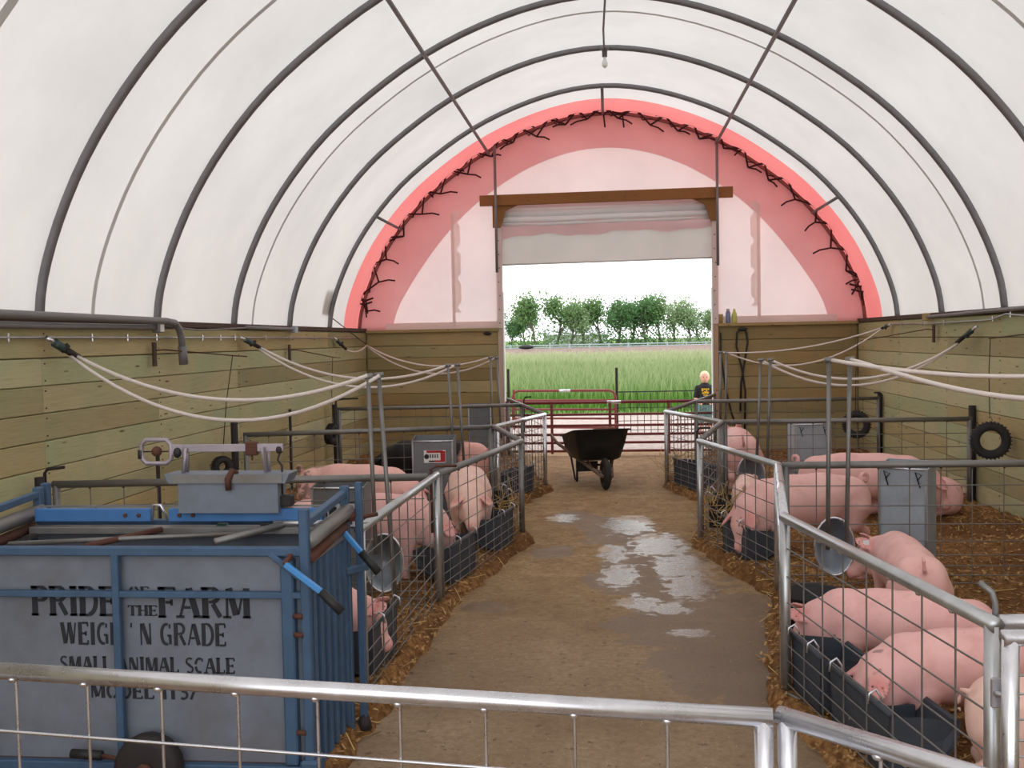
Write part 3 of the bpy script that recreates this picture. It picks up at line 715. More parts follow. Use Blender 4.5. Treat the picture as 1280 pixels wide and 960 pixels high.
# ------------------------------------------------------------------ feeders
def feeder(label, loc, w, h, d, rz, decal=None, mat='sheet', group='galvanised box feeders'):
    t = thing('pig_feeder', label, 'feeder', (*loc, .06), rz, group)
    th = .006; b = MB()
    # hopper: front sheet, back sheet (taller), two side sheets, flared front lip
    b.box((0, -d/2, h*.48), (w, th, h*.96), ch=.001); b.box((0, d/2, h*.5), (w, th, h), ch=.001)
    for s in (-1, 1):
        x = s*w/2; vs = []
        for o in (-th/2, th/2): vs += [(x+o, -d/2, 0), (x+o, d/2, 0), (x+o, d/2, h), (x+o, -d/2, h*.96)]
        b.add(vs, [(0,1,2,3), (7,6,5,4), (0,4,5,1), (1,5,6,2), (2,6,7,3), (3,7,4,0)])
    b.box((0, 0, h*.30), (w-.01, d-.01, .01))
    b.build('hopper', mat, t)
    MB().tube([(-w/2, -d/2-.004, h*.955), (w/2, -d/2-.004, h*.955)], .008, 6).build('folded_lip', 'galvbright', t, True)
    b = MB(); e = .014
    for s in (-1, 1): b.box((s*(w/2-e/2), -d/2-.006, h*.48), (e, .008, h*.95), ch=.001)
    b.build('corner_flange', 'galv', t)
    b = MB(); b.box((0, -d/2-.11, .03), (w, .22, .012)); b.box((0, -d/2-.22, .075), (w, .01, .10))
    for s in (-1, 1): b.box((s*w/2, -d/2-.11, .075), (.01, .22, .10))
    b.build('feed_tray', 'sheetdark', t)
    if decal == 'red':
        MB().box((.02, -d/2-.006, h*.77), (.20, .003, .115)).build('sticker', 'label_white', t)
        b = MB(); b.box((.095, -d/2-.009, h*.77), (.045, .002, .10)); b.box((.02, -d/2-.009, h*.77+.045), (.15, .002, .022)); b.box((.055, -d/2-.0085, h*.77-.043), (.08, .002, .016)); b.build('sticker_print', 'label_red', t)
        b = MB(); b.ball((-.055, -d/2-.008, h*.77), .024, 8, (1, .1, 1)); b.box((-.01, -d/2-.009, h*.77-.043), (.05, .002, .014))
        for k in range(4): b.box((-.02+k*.022, -d/2-.009, h*.77+.004), (.011, .002, .034))
        b.build('sticker_lettering', 'ink', t)
    if decal == 'plate':
        MB().box((.03, -d/2-.006, h*.72), (.21, .003, .17)).build('sticker', 'ink', t)
        MB().box((.03, -d/2-.008, h*.72), (.19, .003, .15)).build('sticker_print', 'farwhite', t)
        b = MB(); b.box((-.03, -d/2-.0105, h*.72+.02), (.05, .002, .07)); b.box((.04, -d/2-.0105, h*.72+.015), (.05, .002, .08)); b.box((.02, -d/2-.0105, h*.72-.05), (.15, .002, .02)); b.build('sticker_lettering', 'ink', t)
    if decal == 'hooks':
        for s in (-.35, .30):
            MB().tube([(s*w, -d/2-.01, h*.86), (s*w+.03, -d/2-.015, h*.91), (s*w-.01, -d/2-.015, h*.93), (s*w+.02, -d/2-.012, h*.80)], .004, 5).build('wire_hook', 'darkiron', t, True)
    return t
feeder('tall galvanised box feeder just behind the first divider on the large tire side', (1.99,6.78), .31, .77, .24, rad(-30), 'hooks')
feeder('galvanised box feeder behind the second divider, near the smaller far tire', (1.99,10.02), .36, .78, .24, rad(6), 'hooks')
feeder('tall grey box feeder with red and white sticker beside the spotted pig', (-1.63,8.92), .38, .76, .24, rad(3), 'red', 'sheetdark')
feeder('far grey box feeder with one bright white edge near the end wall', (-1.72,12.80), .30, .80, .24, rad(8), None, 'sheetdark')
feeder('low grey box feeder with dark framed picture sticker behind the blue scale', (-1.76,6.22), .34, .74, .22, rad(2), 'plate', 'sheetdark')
# bright edge of the far feeder
bpy.data.objects[[o.name for o in COL.objects if o.name.startswith('pig_feeder')][3]]
MB().box((-1.545, 12.69, .45), (.035, .01, .80)).build('edge_trim', 'white', None)
_e = [o for o in COL.objects if o.name.startswith('edge_trim')][-1]; _p = [o for o in COL.objects if o.name.startswith('pig_feeder')][3]
_e.parent = _p; _e.matrix_parent_inverse = Matrix.LocRotScale(_p.location, _p.rotation_euler, None).inverted()

# oval upright drinker pans
def oval_pan(label, loc, rz, w=.24, h=.37, tilt=0):
    t = thing('oval_pan', label, 'pan', loc, rz, 'upright oval galvanised pans')
    def ell(k, a, b, y): return [(a*cos(2*pi*i/k), y, b*sin(2*pi*i/k)) for i in range(k)]
    k = 28; b = MB(); rings = [ell(k, w/2, h/2, -.045), ell(k, w/2*.94, h/2*.96, -.045), ell(k, w/2*.80, h/2*.87, .035), ell(k, w/2*.84, h/2*.9, .04), ell(k, w/2*1.0, h/2*1.0, -.04)]
    vs = [p for r_ in rings for p in r_]; fs = []
    for i in range(4):
        for j in range(k): fs.append((i*k+j, i*k+(j+1) % k, (i+1)*k+(j+1) % k, (i+1)*k+j))
    fs.append(tuple(2*k+j for j in range(k))); fs.append(tuple(3*k+j for j in range(k-1, -1, -1)))
    b.add(vs, fs).build('pan_body', 'sheet', t, True)
    MB().tube(ell(k, w/2, h/2, -.045), .007, 6, closed=True).build('rolled_rim', 'galvbright', t, True)
    return t
oval_pan('upright oval galvanised pan hanging by the water pipes beside the scale levers', (-1.40,5.88,.345), rad(8), .235, .36)
oval_pan('upright oval galvanised pan under the water pipes beside the short gate panel', (1.375,6.20,.385), rad(-6), .235, .36)
oval_pan('dark upright oval pan between the far feeding pigs beyond the puddle', (1.33,9.45,.36), rad(-6), .26, .40)

# water drop pipes
def drop(label, pairs, tees=True):
    t = thing('water_pipes', label, 'pipes', (0,0,0), 0, 'paired water drop pipes')
    for a, b in pairs: MB().tube([a, b], .0135, 8).build('pipe', 'galvdull', t, True)
    for a, _ in pairs: MB().tube([(a[0]-.025, a[1], a[2]+.004), (a[0]+.028, a[1], a[2]+.008)], .017, 8).build('elbow', 'galvdull', t, True)
    return t
drop('slanted pair of water pipes rising above the scale-side oval pan', [((-1.466,5.84,1.49), (-1.42,5.74,.42)), ((-1.40,5.84,1.495), (-1.295,5.70,.10))])
drop('pair of water pipes rising beside the feeder with the red sticker', [((-1.545,9.3,1.46), (-1.50,9.28,.45)), ((-1.455,9.3,1.465), (-1.40,9.28,.35))])
drop('thin pair of water pipes by the end wall on the scale side of the doorway', [((-1.54,12.62,1.47), (-1.52,12.6,.40)), ((-1.455,12.62,1.465), (-1.41,12.6,.40))])
drop('tall pair of water pipes above the oval pan near the large feeder', [((1.335,6.12,1.535), (1.315,6.08,.38)), ((1.46,6.12,1.535), (1.425,6.08,.36))])
drop('pair of water pipes in the middle pen of the hanging tire side', [((1.455,9.6,1.455), (1.40,9.55,.45)), ((1.545,9.6,1.455), (1.50,9.55,.45))])
drop('thin pair of water pipes by the bottle ledge post', [((1.445,12.9,1.48), (1.43,12.9,.50)), ((1.52,12.9,1.48), (1.50,12.9,.50))])

# hoses
def hose(label, pts, r=.0125, mat='hose'):
    t = tag(MB().tube(pts, r, 8).build('water_hose', mat, None, True), label, 'hose', 'milky water hoses'); return t
hose('milky hose sagging least from the near coupler on the scale wall to its pipes', catenary((-3.49,6.08,1.66), (-1.466,5.83,1.50), .22, 20))
hose('milky hose sagging lowest across the scale wall from the near coupler', catenary((-3.49,6.04,1.65), (-1.39,5.83,1.50), .345, 20))
hose('upper milky hose from the middle scale wall coupler to the red sticker feeder pipes', catenary((-3.48,9.46,1.68), (-1.545,9.3,1.47), .22, 18))
hose('lower milky hose from the middle scale wall coupler to the red sticker feeder pipes', catenary((-3.48,9.44,1.66), (-1.455,9.3,1.475), .30, 18))
hose('milky hose from the end wall hook sagging across the planks to the far scale-side pipes', catenary((-3.50,13.9,1.66), (-1.54,12.62,1.48), .20, 18))
hose('second milky hose beside it hanging a little lower on the end wall planks', catenary((-3.50,13.9,1.65), (-1.455,12.62,1.475), .30, 18))
hose('short milky hose looping from the far coupler to the corner hook', catenary((-3.52,12.75,1.63), (-3.50,13.9,1.66), .07, 10), .011)
hose('milky hose from the large wall coupler dipping to the middle pen pipes, upper one', catenary((3.40,9.95,1.58), (1.545,9.6,1.46), .26, 18))
hose('milky hose from the large wall coupler dipping to the middle pen pipes, lower one', catenary((3.40,9.98,1.57), (1.455,9.6,1.46), .32, 18))
hose('upper thin hose from the corner coupler to the bottle ledge pipes', catenary((3.42,12.72,1.76), (1.445,12.9,1.485), .10, 16), .010)
hose('lower thin hose from the corner coupler to the bottle ledge pipes', catenary((3.42,12.70,1.75), (1.52,12.9,1.485), .30, 16), .010)
hose('milky hose entering from outside the view, straighter one above the large feeder', bezier((1.34,6.12,1.54), (1.75,5.8,1.46), (2.25,5.2,1.36), (3.30,4.9,1.62), 18))
hose('milky hose entering from outside the view, deeper one crossing in front of the wall planks', bezier((1.46,6.12,1.54), (1.8,5.6,1.42), (2.1,4.9,1.16), (3.30,4.7,1.55), 18), .014)

def coupler(label, a, b, r=.022):
    t = thing('hose_coupler', label, 'coupler', (0,0,0), 0, 'hose couplers on the walls'); a = Vector(a); b = Vector(b)
    MB().tube([a, a.lerp(b,.3)], r*.55, 8).build('nipple', 'galvbright', t, True)
    MB().tube([a.lerp(b,.25), a.lerp(b,.55)], r, 8).build('valve_body', 'teal', t, True)
    MB().tube([a.lerp(b,.45)+Vector((0,0,-.03)), a.lerp(b,.6)+Vector((.02,0,.03))], r*.6, 6).build('valve_lever', 'darkiron', t, True)
    MB().tube([a.lerp(b,.6), b], r*.8, 8).build('hose_end', 'darkiron', t, True)
coupler('large hose coupler at the near end of the scale wall', (-3.54,5.86,1.77), (-3.47,6.10,1.64), .030)
coupler('hose coupler in the middle of the scale wall', (-3.55,9.15,1.775), (-3.46,9.50,1.66), .026)
coupler('small far hose coupler on the scale wall near the corner', (-3.56,12.45,1.77), (-3.50,12.78,1.62), .024)
coupler('large hose coupler on the wall above the large hanging tire', (3.46,9.62,1.74), (3.40,9.98,1.59), .026)
coupler('small far hose coupler on the tire side wall near the corner', (3.47,12.5,1.80), (3.41,12.75,1.745), .020)

# wall conduits and manifold pipes
tag(MB().tube([(-3.50,1.0,1.92), (-3.50,4.0,1.912), (-3.50,5.5,1.907), (-3.50,7.45,1.902), (-3.50,7.62,1.89), (-3.50,7.70,1.84), (-3.50,7.74,1.76), (-3.50,7.745,1.68)], .0275, 10).build('grey_conduit', 'pvc', None, True), 'thick grey conduit along the top of the scale side wall ending in a down elbow', 'conduit')
tag(MB().tube([(-3.50,7.745,1.70), (-3.50,7.76,1.55)], .036, 10).build('conduit_nozzle', 'pvc', None, True), 'thicker grey socket hanging under the conduit elbow', 'nozzle')
tag(MB().tube([(-3.535,1.0,1.85), (-3.535,5.9,1.845), (-3.535,7.35,1.852)], .022, 8).build('thin_conduit', 'pvc', None, True), 'second grey conduit running just under the thick one to a white tagged box', 'conduit')
jb = thing('junction_box', 'small grey junction box with a white tag on the scale side wall', 'box', (-3.53, 7.38, 1.852))
MB().box((0,0,0), (.06,.09,.085), ch=.006).build('box_body', 'pvc', jb); MB().box((.032,.01,0), (.004,.06,.07)).build('tag', 'label_white', jb)
tag(MB().tube([(-3.54,7.42,1.865), (-3.54,8.2,1.835), (-3.54,9.2,1.865), (-3.54,9.35,1.872)], .008, 6).build('cable', 'pvc', None, True), 'thin cable sagging between the two conduit runs', 'cable')
tag(MB().tube([(-3.54,9.3,1.872), (-3.54,10.68,1.866)], .020, 8).build('thin_conduit', 'pvc', None, True), 'short far piece of grey conduit near the third hoop foot', 'conduit')
tag(MB().box((-3.54,10.78,1.86), (.05,.10,.07), ch=.004).build('junction_box', 'sheet', None), 'pale box at the end of the far short conduit', 'box')
tag(MB().tube([(3.45,4.0,1.90), (3.45,8.6,1.885), (3.45,11.0,1.862)], .018, 8).build('thin_conduit', 'pvc', None, True), 'thin conduit under the sill on the hanging tire side', 'conduit')
tag(MB().box((3.46,11.1,1.865), (.06,.10,.08), ch=.004).build('junction_box', 'plank_end', None), 'wood coloured block at the end of the tire side conduit', 'box')
def manifold(label, x, pts, clips):
    t = thing('water_line', label, 'pipe', (0,0,0), 0)
    MB().tube([(x, y, z) for y, z in pts], .009, 6).build('pipe', 'galv', t, True)
    for y in clips:
        z = float(np.interp(y, [p[0] for p in pts], [p[1] for p in pts])); MB().box((x, y, z), (.012, .016, .050)).build('clip', 'galvbright', t)
manifold('thin clipped water line along the top plank of the scale side wall', -3.565, [(1,1.785), (5.4,1.772), (9.2,1.772), (13.8,1.765)], (4.6, 5.5, 6.45, 6.95, 7.42, 7.9, 8.3, 8.7, 9.05, 9.9, 10.7, 11.6))
manifold('thin wavy water line along the top plank of the hanging tire wall', 3.485, [(4,1.80), (8.5,1.815), (9.0,1.845), (9.35,1.80), (11,1.79), (12.6,1.81)], (8.9, 9.3, 10.6, 11.3, 12.1))
def bracket(label, x, y, z, rod_pts):
    t = thing('wall_bracket', label, 'bracket', (x, y, z), 0, 'rusty wall brackets')
    MB().box((0,0,0), (.022,.045,.19), ch=.003).build('plate', 'wirepl', t); MB().tube(rod_pts, .006, 5).build('swing_rod', 'rust', t, True)
bracket('rusty bracket with swing rod next to the conduit elbow', -3.555, 7.36, 1.64, [(0,0,.03), (.05,.06,.035), (.10,1.45,-.04), (.10,1.7,-.05)])
bracket('rusty bracket with swing rod further along the scale side wall', -3.555, 10.62, 1.60, [(0,0,.03), (.05,.06,.035), (.10,1.45,-.08), (.10,1.7,-.09)])
bracket('rusty bracket with rod near the corner coupler, tire side wall', 3.475, 10.9, 1.68, [(0,0,.04), (-.05,.06,.05), (-.10,2.6,-.08)])
bracket('rusty bracket with rod above the large hanging tire', 3.475, 7.4, 1.68, [(0,0,.03), (-.05,.06,.03), (-.08,1.75,-.05)])
for x, y0, z0, z1, lab in ((-3.50,8.82,1.60,.76,'thin wire holding the small tire behind the weighing beam'), (-3.46,12.0,1.52,.72,'thin wire holding the narrow edge-on tire'), (3.37,9.05,1.63,1.03,'thin wire holding the large hanging tire'), (3.0,12.2,1.60,.80,'thin wire holding the far shaded tire')):
    yt = {.76: 8.3, .72: 11.7, 1.03: 8.95, .80: 12.1}[z1]; xt = {.76: -3.42, .72: -3.40, 1.03: 3.33, .80: 2.95}[z1]
    tag(MB().tube([(x, y0, z0), ((x+xt)/2-.01, (y0+yt)/2, (z0+z1)/2), (xt, yt, z1-.1)], .004, 4).build('hanging_wire', 'darkiron', None, True), lab, 'wire')

# tires
def tire(label, loc, R_, r_, rz, rx=0, w=.075):
    t = thing('toy_tire', label, 'tire', loc, rz, 'small tires hung as pig toys'); n = 32; k = 14; vs = []; fs = []
    for i in range(n):
        a = 2*pi*i/n
        for j in range(k):
            b = 2*pi*j/k; rad_ = R_-r_ + r_*math.copysign(abs(cos(b))**.7, cos(b)); y = w/2*math.copysign(abs(sin(b))**.7, sin(b))
            if cos(b) > .75 and i % 2 == 0: rad_ -= .004
            vs.append((rad_*cos(a), y, rad_*sin(a)))
    for i in range(n):
        for j in range(k): fs.append((i*k+j, ((i+1) % n)*k+j, ((i+1) % n)*k+(j+1) % k, i*k+(j+1) % k))
    MB().add(vs, fs).build('tire_body', 'tire', t, True)
    b = MB(); 
    for s in (-1, 1): b.tube([((R_-2*r_+.006)*cos(2*pi*i/28), s*w*.30, (R_-2*r_+.006)*sin(2*pi*i/28)) for i in range(28)], .005, 5, closed=True)
    b.build('bead', 'black', t, True)
    c = MB()
    for i in range(n): a = 2*pi*i/n; c.box(((R_-.001)*cos(a), 0, (R_-.001)*sin(a)), (.012, w*.8, .010), m=Matrix.Rotation(-a, 4, 'Y'))
    c.build('tread', 'black', t, kind='stuff')
    MB().tube([(0, 0, R_-2*r_), (.012, 0, R_+.02), (-.01, 0, R_+.06)], .004, 5).build('tie_wire', 'galvdull', t, True)
    t.rotation_euler = (rx, 0, rz); return t
tire('large clear tire hanging on the plank wall at the end of the second divider', (3.33,8.93,.735), .165, .039, rad(-12), 0, .085)
tire('smaller shaded tire hanging in the far pen on the bottle ledge side', (2.96,12.1,.60), .165, .040, rad(-25), 0, .09)
tire('small tire seen at an angle behind the weighing beam of the scale', (-3.40,8.25,.635), .088, .027, rad(40), 0, .10)
tire('narrow tire seen edge on, hanging on the wall above the spotted pig', (-3.40,11.65,.59), .125, .035, rad(80), rad(8), .10)

# ------------------------------------------------------------------ rubber troughs
def trough(label, loc, rz, L=.48, D=.24, H=.20, hooks=True, mat='rubber', tilt=0, z=None):
    t = thing('feed_trough', label, 'trough', (loc[0], loc[1], .05 if z is None else z), rz, 'grey rubber feed troughs on the fences')
    b = MB(); k = 8
    # cross section across y: flat back at y=0, curved front to y=D; outer then inner
    out = [(0, H+.05), (0, .02)] + [(D*sin(pi/2*i/k)*.98+.0, .02+H*(1-cos(pi/2*i/k))**1.15) for i in range(1, k+1)]
    inn = [(D-.014, H+.01)] + [((D-.02)*sin(pi/2*i/k), .034+(H-.02)*(1-cos(pi/2*i/k))**1.15) for i in range(k-1, 0, -1)] + [(.014, .035), (.014, H+.05)]
    sec = out + inn; n = len(sec); vs = []
    for x in (-L/2, L/2): vs += [(x*(1 if z_ > .1 else .88), y, z_) for y, z_ in sec]
    fs = [(i, (i+1) % n, n+(i+1) % n, n+i) for i in range(n)]; b.add(vs, fs)
    no = len(out)
    for s, x in ((0, -L/2), (1, L/2)):
        v2 = [(x*(1 if z_ > .1 else .88), y, z_) for y, z_ in out] + [(x*(1 if z_ > .1 else .88)-(.012 if s else -.012), y, z_) for y, z_ in out]
        b.add(v2, [tuple(range(no)), tuple(range(2*no-1, no-1, -1))] + [(i, i+1, no+i+1, no+i) for i in range(no-1)])
    b.build('trough_body', mat, t)
    if L > .42: MB().box((0, D*.45, H*.55), (.014, D*.8, H*.7)).build('divider', mat, t)
    MB().tube([(-L/2, .0, H+.055), (L/2, .0, H+.055)], .011, 6).build('back_rim', mat, t, True)
    if hooks:
        for s in (-.32, .32): MB().tube([(s*L, .012, H+.0), (s*L, .012, H+.085), (s*L, -.01, H+.115), (s*L, -.035, H+.10), (s*L, -.04, H+.06)], .0045, 6).build('hook', 'galvbright', t, True)
    return t
def along(p0, p1, f, side, off=.03):
    a = math.atan2(p1[1]-p0[1], p1[0]-p0[0]); x = p0[0]+(p1[0]-p0[0])*f; y = p0[1]+(p1[1]-p0[1])*f
    rz = a if side > 0 else a+pi; n = Vector((-sin(rz), cos(rz))); return (x+n.x*off, y+n.y*off), rz
TR = [
 ('grey rubber trough with two hooks in front of the nearest pink pigs', (.795,4.56), (1.088,2.90), .42, 1, .56, .27, .21),
 ('grey trough at the far end of the sloping panel, behind the post', (.795,4.56), (1.088,2.90), .10, 1, .36, .26, .21),
 ('grey trough under the feeding pig across the puddle', (.712,7.92), (1.075,6.44), .45, 1, .56, .28, .22),
 ('trough with hooks behind the scale-side near front panel', (-1.134,4.30), (-1.095,6.03), .30, 1, .50, .25, .21),
 ('big rounded grey trough under the large pink pig on the scale side', (-1.09,6.10), (-.74,8.04), .28, 1, .54, .28, .22),
 ('dark grey trough by the alley post beside the pig facing the viewer', (-1.09,6.10), (-.74,8.04), .80, 1, .46, .28, .22),
 ('dark trough in the scale-side pen nearest the wheelbarrow', (-1.105,9.48), (-.73,10.86), .62, 1, .52, .28, .22),
 ('long black trough behind the panel across from the wheelbarrow', (.63,11.10), (1.075,9.74), .30, 1, .62, .30, .24)]
for lab, p0, p1, f, side, L_, D_, H_ in TR:
    loc, rz = along(p0, p1, f, side); trough(lab, loc, rz, L_, D_, H_, mat='rubber')
trough('dark trough hanging on the angled panel beyond the facing pig', *along((-.745,8.08), (-1.135,9.44), .45, 1), .42, .26, .22, mat='black')
trough('black trough hooked on the panel beyond the feeding pig', *along((.725,8.00), (1.085,9.66), .30, -1), .42, .26, .22, mat='black')
tub = thing('rubber_tub', 'black round rubber tub behind the sloping panel post', 'tub', (1.12,5.52,.06))
MB().lathe([(.12,0),(.165,.03),(.18,.20),(.19,.205),(.19,.19),(.172,.185),(.155,.05),(.001,.04)], n=24).build('tub_body', 'black', tub, True)
# straw tufts in the fence corners
for lab, c, n in (('tuft of pale straw caught in the panels before the scale-side far corner', (-.92,8.3), 90), ('tuft of pale straw in the corner behind the puddle panel', (.86,8.25), 110), ('straw wisps at the foot of the far post by the black trough', (.72,11.2), 70)):
    b = MB(); r_ = random.Random(n)
    for k in range(n):
        x = c[0]+r_.gauss(0, .09); y = c[1]+r_.gauss(0, .16); a = r_.uniform(0, 2*pi); l = r_.uniform(.08, .22); e = r_.uniform(-.2, 1.3)
        z = r_.uniform(.05, .34); b.tube([(x,y,z), (x+l*cos(a)*cos(e), y+l*sin(a)*cos(e), max(.03, z+l*sin(e)))], .0032, 3, False)
    o = b.build('straw_tuft', 'straw', None); o['kind'] = 'stuff'; tag(o, lab, 'straw')

# end wall bits
cb = thing('coiled_cable', 'black cable looped on a hook, trailing down the end wall planks', 'cable', (0,0,0))
def zz(x, z, y=YE-.03): return (x, y, z)
MB().tube([zz(1.93,.35), zz(1.94,.9), zz(1.90,1.2), zz(1.82,1.55), zz(1.83,1.74), zz(1.89,1.80), zz(1.96,1.76), zz(1.98,1.6), zz(1.93,1.3), zz(1.88,1.0), zz(1.87,.6)], .014, 7).build('cable_loop', 'black', cb, True)
MB().ball(zz(1.91,1.79), .045, 8, (1.6,.6,.6)).build('cable_knot', 'black', cb, True)
tag(MB().tube([zz(1.60,1.75), zz(1.60,1.45), zz(1.63,1.2), zz(1.66,.95), zz(1.74,.6), zz(1.80,.40)], .013, 7).build('hanging_cable', 'black', None, True), 'single black cable hanging down beside the door post', 'cable')
tag(MB().ball((-1.93+.15, YE-.02, 1.80), .035, 8, (1.8,.7,.7)).build('cable_end', 'darkiron', None, True), 'dark clamp at the plank top on the scale side of the doorway', 'clamp')
b_ = thing('plastic_cup', 'mustard coloured cup on the end wall ledge beside the door post', 'cup', (1.60, YE+.0, ZW+.012))
MB().lathe([(.036,0),(.040,.125),(.040,.13),(.034,.125),(.030,.01),(.001,.01)], n=16).build('cup_body', 'mustard', b_, True)
b_ = thing('spray_can', 'blue grey can with white cap in the middle of the ledge trio', 'can', (1.71, YE+.0, ZW+.012))
MB().lathe([(.032,0),(.034,.01),(.034,.15),(.024,.165)], n=16).build('can_body', 'bluebot', b_, True); MB().lathe([(.024,.165),(.024,.205),(.001,.207)], n=12).build('cap', 'farwhite', b_, True)
b_ = thing('plastic_bottle', 'yellow green bottle on the ledge, furthest from the door post', 'bottle', (1.80, YE+.0, ZW+.012))
MB().lathe([(.033,0),(.036,.01),(.036,.13),(.016,.17)], n=16).build('bottle_body', 'greenbot', b_, True); MB().lathe([(.016,.17),(.016,.20),(.001,.201)], n=12).build('cap', 'greenbot', b_, True)
#@@PART3@@
# ------------------------------------------------------------------ stencil lettering
def arc(cx, cz, rx, rz_, a0, a1, n=10): return [(cx+rx*cos(rad(a0+(a1-a0)*i/n)), cz+rz_*sin(rad(a0+(a1-a0)*i/n))) for i in range(n+1)]
T_, t_ = .21, .085
def glyphs(serif):
    S = lambda x, z: ('l', [(x-.14, z), (x+.14, z)], t_)
    def stem(x, z0=0, z1=1, w=T_):
        out = [('l', [(x, z0), (x, z1)], w)]
        if serif: out += [S(x, z0+.035), S(x, z1-.035)]
        return out
    Gd = {}
    Gd['P'] = stem(.14)+[('l', arc(.38, .74, .22, .215, 85, -85), .14), ('l', [(.27,.965),(.40,.965)], t_), ('l', [(.27,.52),(.40,.52)], t_)]
    Gd['R'] = Gd['P']+[('l', [(.40,.46),(.64,.03)], .15)]
    Gd['I'] = stem(.16)
    Gd['D'] = stem(.14)+[('l', arc(.34, .5, .30, .45, 82, -82, 14), .15), ('l', [(.27,.965),(.38,.965)], t_), ('l', [(.27,.035),(.38,.035)], t_)]
    Gd['E'] = stem(.14)+[('l', [(.27,.965),(.60,.965)], t_), ('l', [(.27,.5),(.48,.5)], t_), ('l', [(.27,.035),(.60,.035)], t_), ('l', [(.58,.96),(.58,.80)], t_), ('l', [(.58,.04),(.58,.20)], t_), ('l', [(.47,.40),(.47,.60)], t_)]
    Gd['F'] = stem(.14)+[('l', [(.27,.965),(.60,.965)], t_), ('l', [(.27,.5),(.48,.5)], t_), ('l', [(.58,.96),(.58,.80)], t_), ('l', [(.47,.40),(.47,.60)], t_)]
    Gd['H'] = stem(.14)+stem(.62)+[('l', [(.25,.5),(.51,.5)], t_)]
    Gd['O'] = [('l', arc(.36, .5, .26, .44, 100, 260, 12), .15), ('l', arc(.40, .5, .26, .44, -80, 80, 12), .15)]
    Gd['T'] = stem(.34)[:1]+[('l', [(.03,.965),(.25,.965)], t_), ('l', [(.43,.965),(.65,.965)], t_), ('l', [(.04,.96),(.04,.78)], t_), ('l', [(.64,.96),(.64,.78)], t_)]+([S(.34,.035)] if serif else [])
    Gd['A'] = [('l', [(.34,.97),(.08,.04)], .08), ('l', [(.40,.97),(.66,.04)], T_), ('l', [(.22,.34),(.45,.34)], t_)]+([S(.08,.035), S(.66,.035)] if serif else [])
    Gd['M'] = [('l', [(.12,.02),(.12,.96)], .08), ('l', [(.20,.98),(.42,.10)], T_), ('l', [(.50,.14),(.68,.9)], .07), ('l', [(.78,.02),(.78,.98)], T_)]+([S(.12,.035), S(.78,.035)] if serif else [])
    Gd['W'] = [('l', [(.08,.98),(.26,.04)], T_), ('l', [(.33,.10),(.46,.9)], .07), ('l', [(.50,.98),(.66,.04)], T_), ('l', [(.73,.12),(.86,.97)], .07)]+([S(.08,.965), S(.88,.965)] if serif else [])
    Gd['N'] = [('l', [(.12,.02),(.12,.96)], .08), ('l', [(.20,.96),(.54,.06)], T_), ('l', [(.63,.04),(.63,.98)], .08)]
    Gd['G'] = [('l', arc(.38, .5, .26, .44, 70, 290, 16), .15), ('l', [(.60,.06),(.60,.42)], .14), ('l', [(.44,.44),(.66,.44)], t_), ('l', [(.58,.95),(.58,.76)], t_)]
    Gd['S'] = [('l', arc(.34, .74, .21, .21, 40, 230, 12), .12), ('l', [(.22,.60),(.46,.40)], .15), ('l', arc(.34, .25, .21, .21, 50, -140, 12), .12)]
    Gd['L'] = stem(.14)+[('l', [(.27,.035),(.58,.035)], t_), ('l', [(.56,.04),(.56,.24)], t_)]
    Gd['C'] = [('l', arc(.38, .5, .26, .44, 60, 170, 8), .15), ('l', arc(.38, .5, .26, .44, 190, 300, 8), .15), ('l', [(.58,.95),(.58,.76)], t_)]
    Gd['1'] = stem(.20)+[('l', [(.08,.84),(.14,.90)], t_)]
    Gd['5'] = [('l', [(.18,.55),(.18,.96)], .09), ('l', [(.22,.94),(.54,.94)], .10), ('l', arc(.32, .30, .22, .25, 110, -130, 12), .13)]
    Gd['7'] = [('l', [(.08,.94),(.58,.94)], .10), ('l', [(.56,.88),(.26,.02)], .14)]
    Gd["'"] = [('l', [(.08,.98),(.06,.78)], .08)]
    Gd['-'] = [('l', [(.08,.5),(.36,.5)], .09)]
    return Gd
WID = dict(P=.68,R=.76,I=.36,D=.76,E=.70,F=.68,H=.80,O=.80,T=.72,A=.80,M=.96,W=.98,N=.80,G=.78,S=.64,L=.66,C=.74)
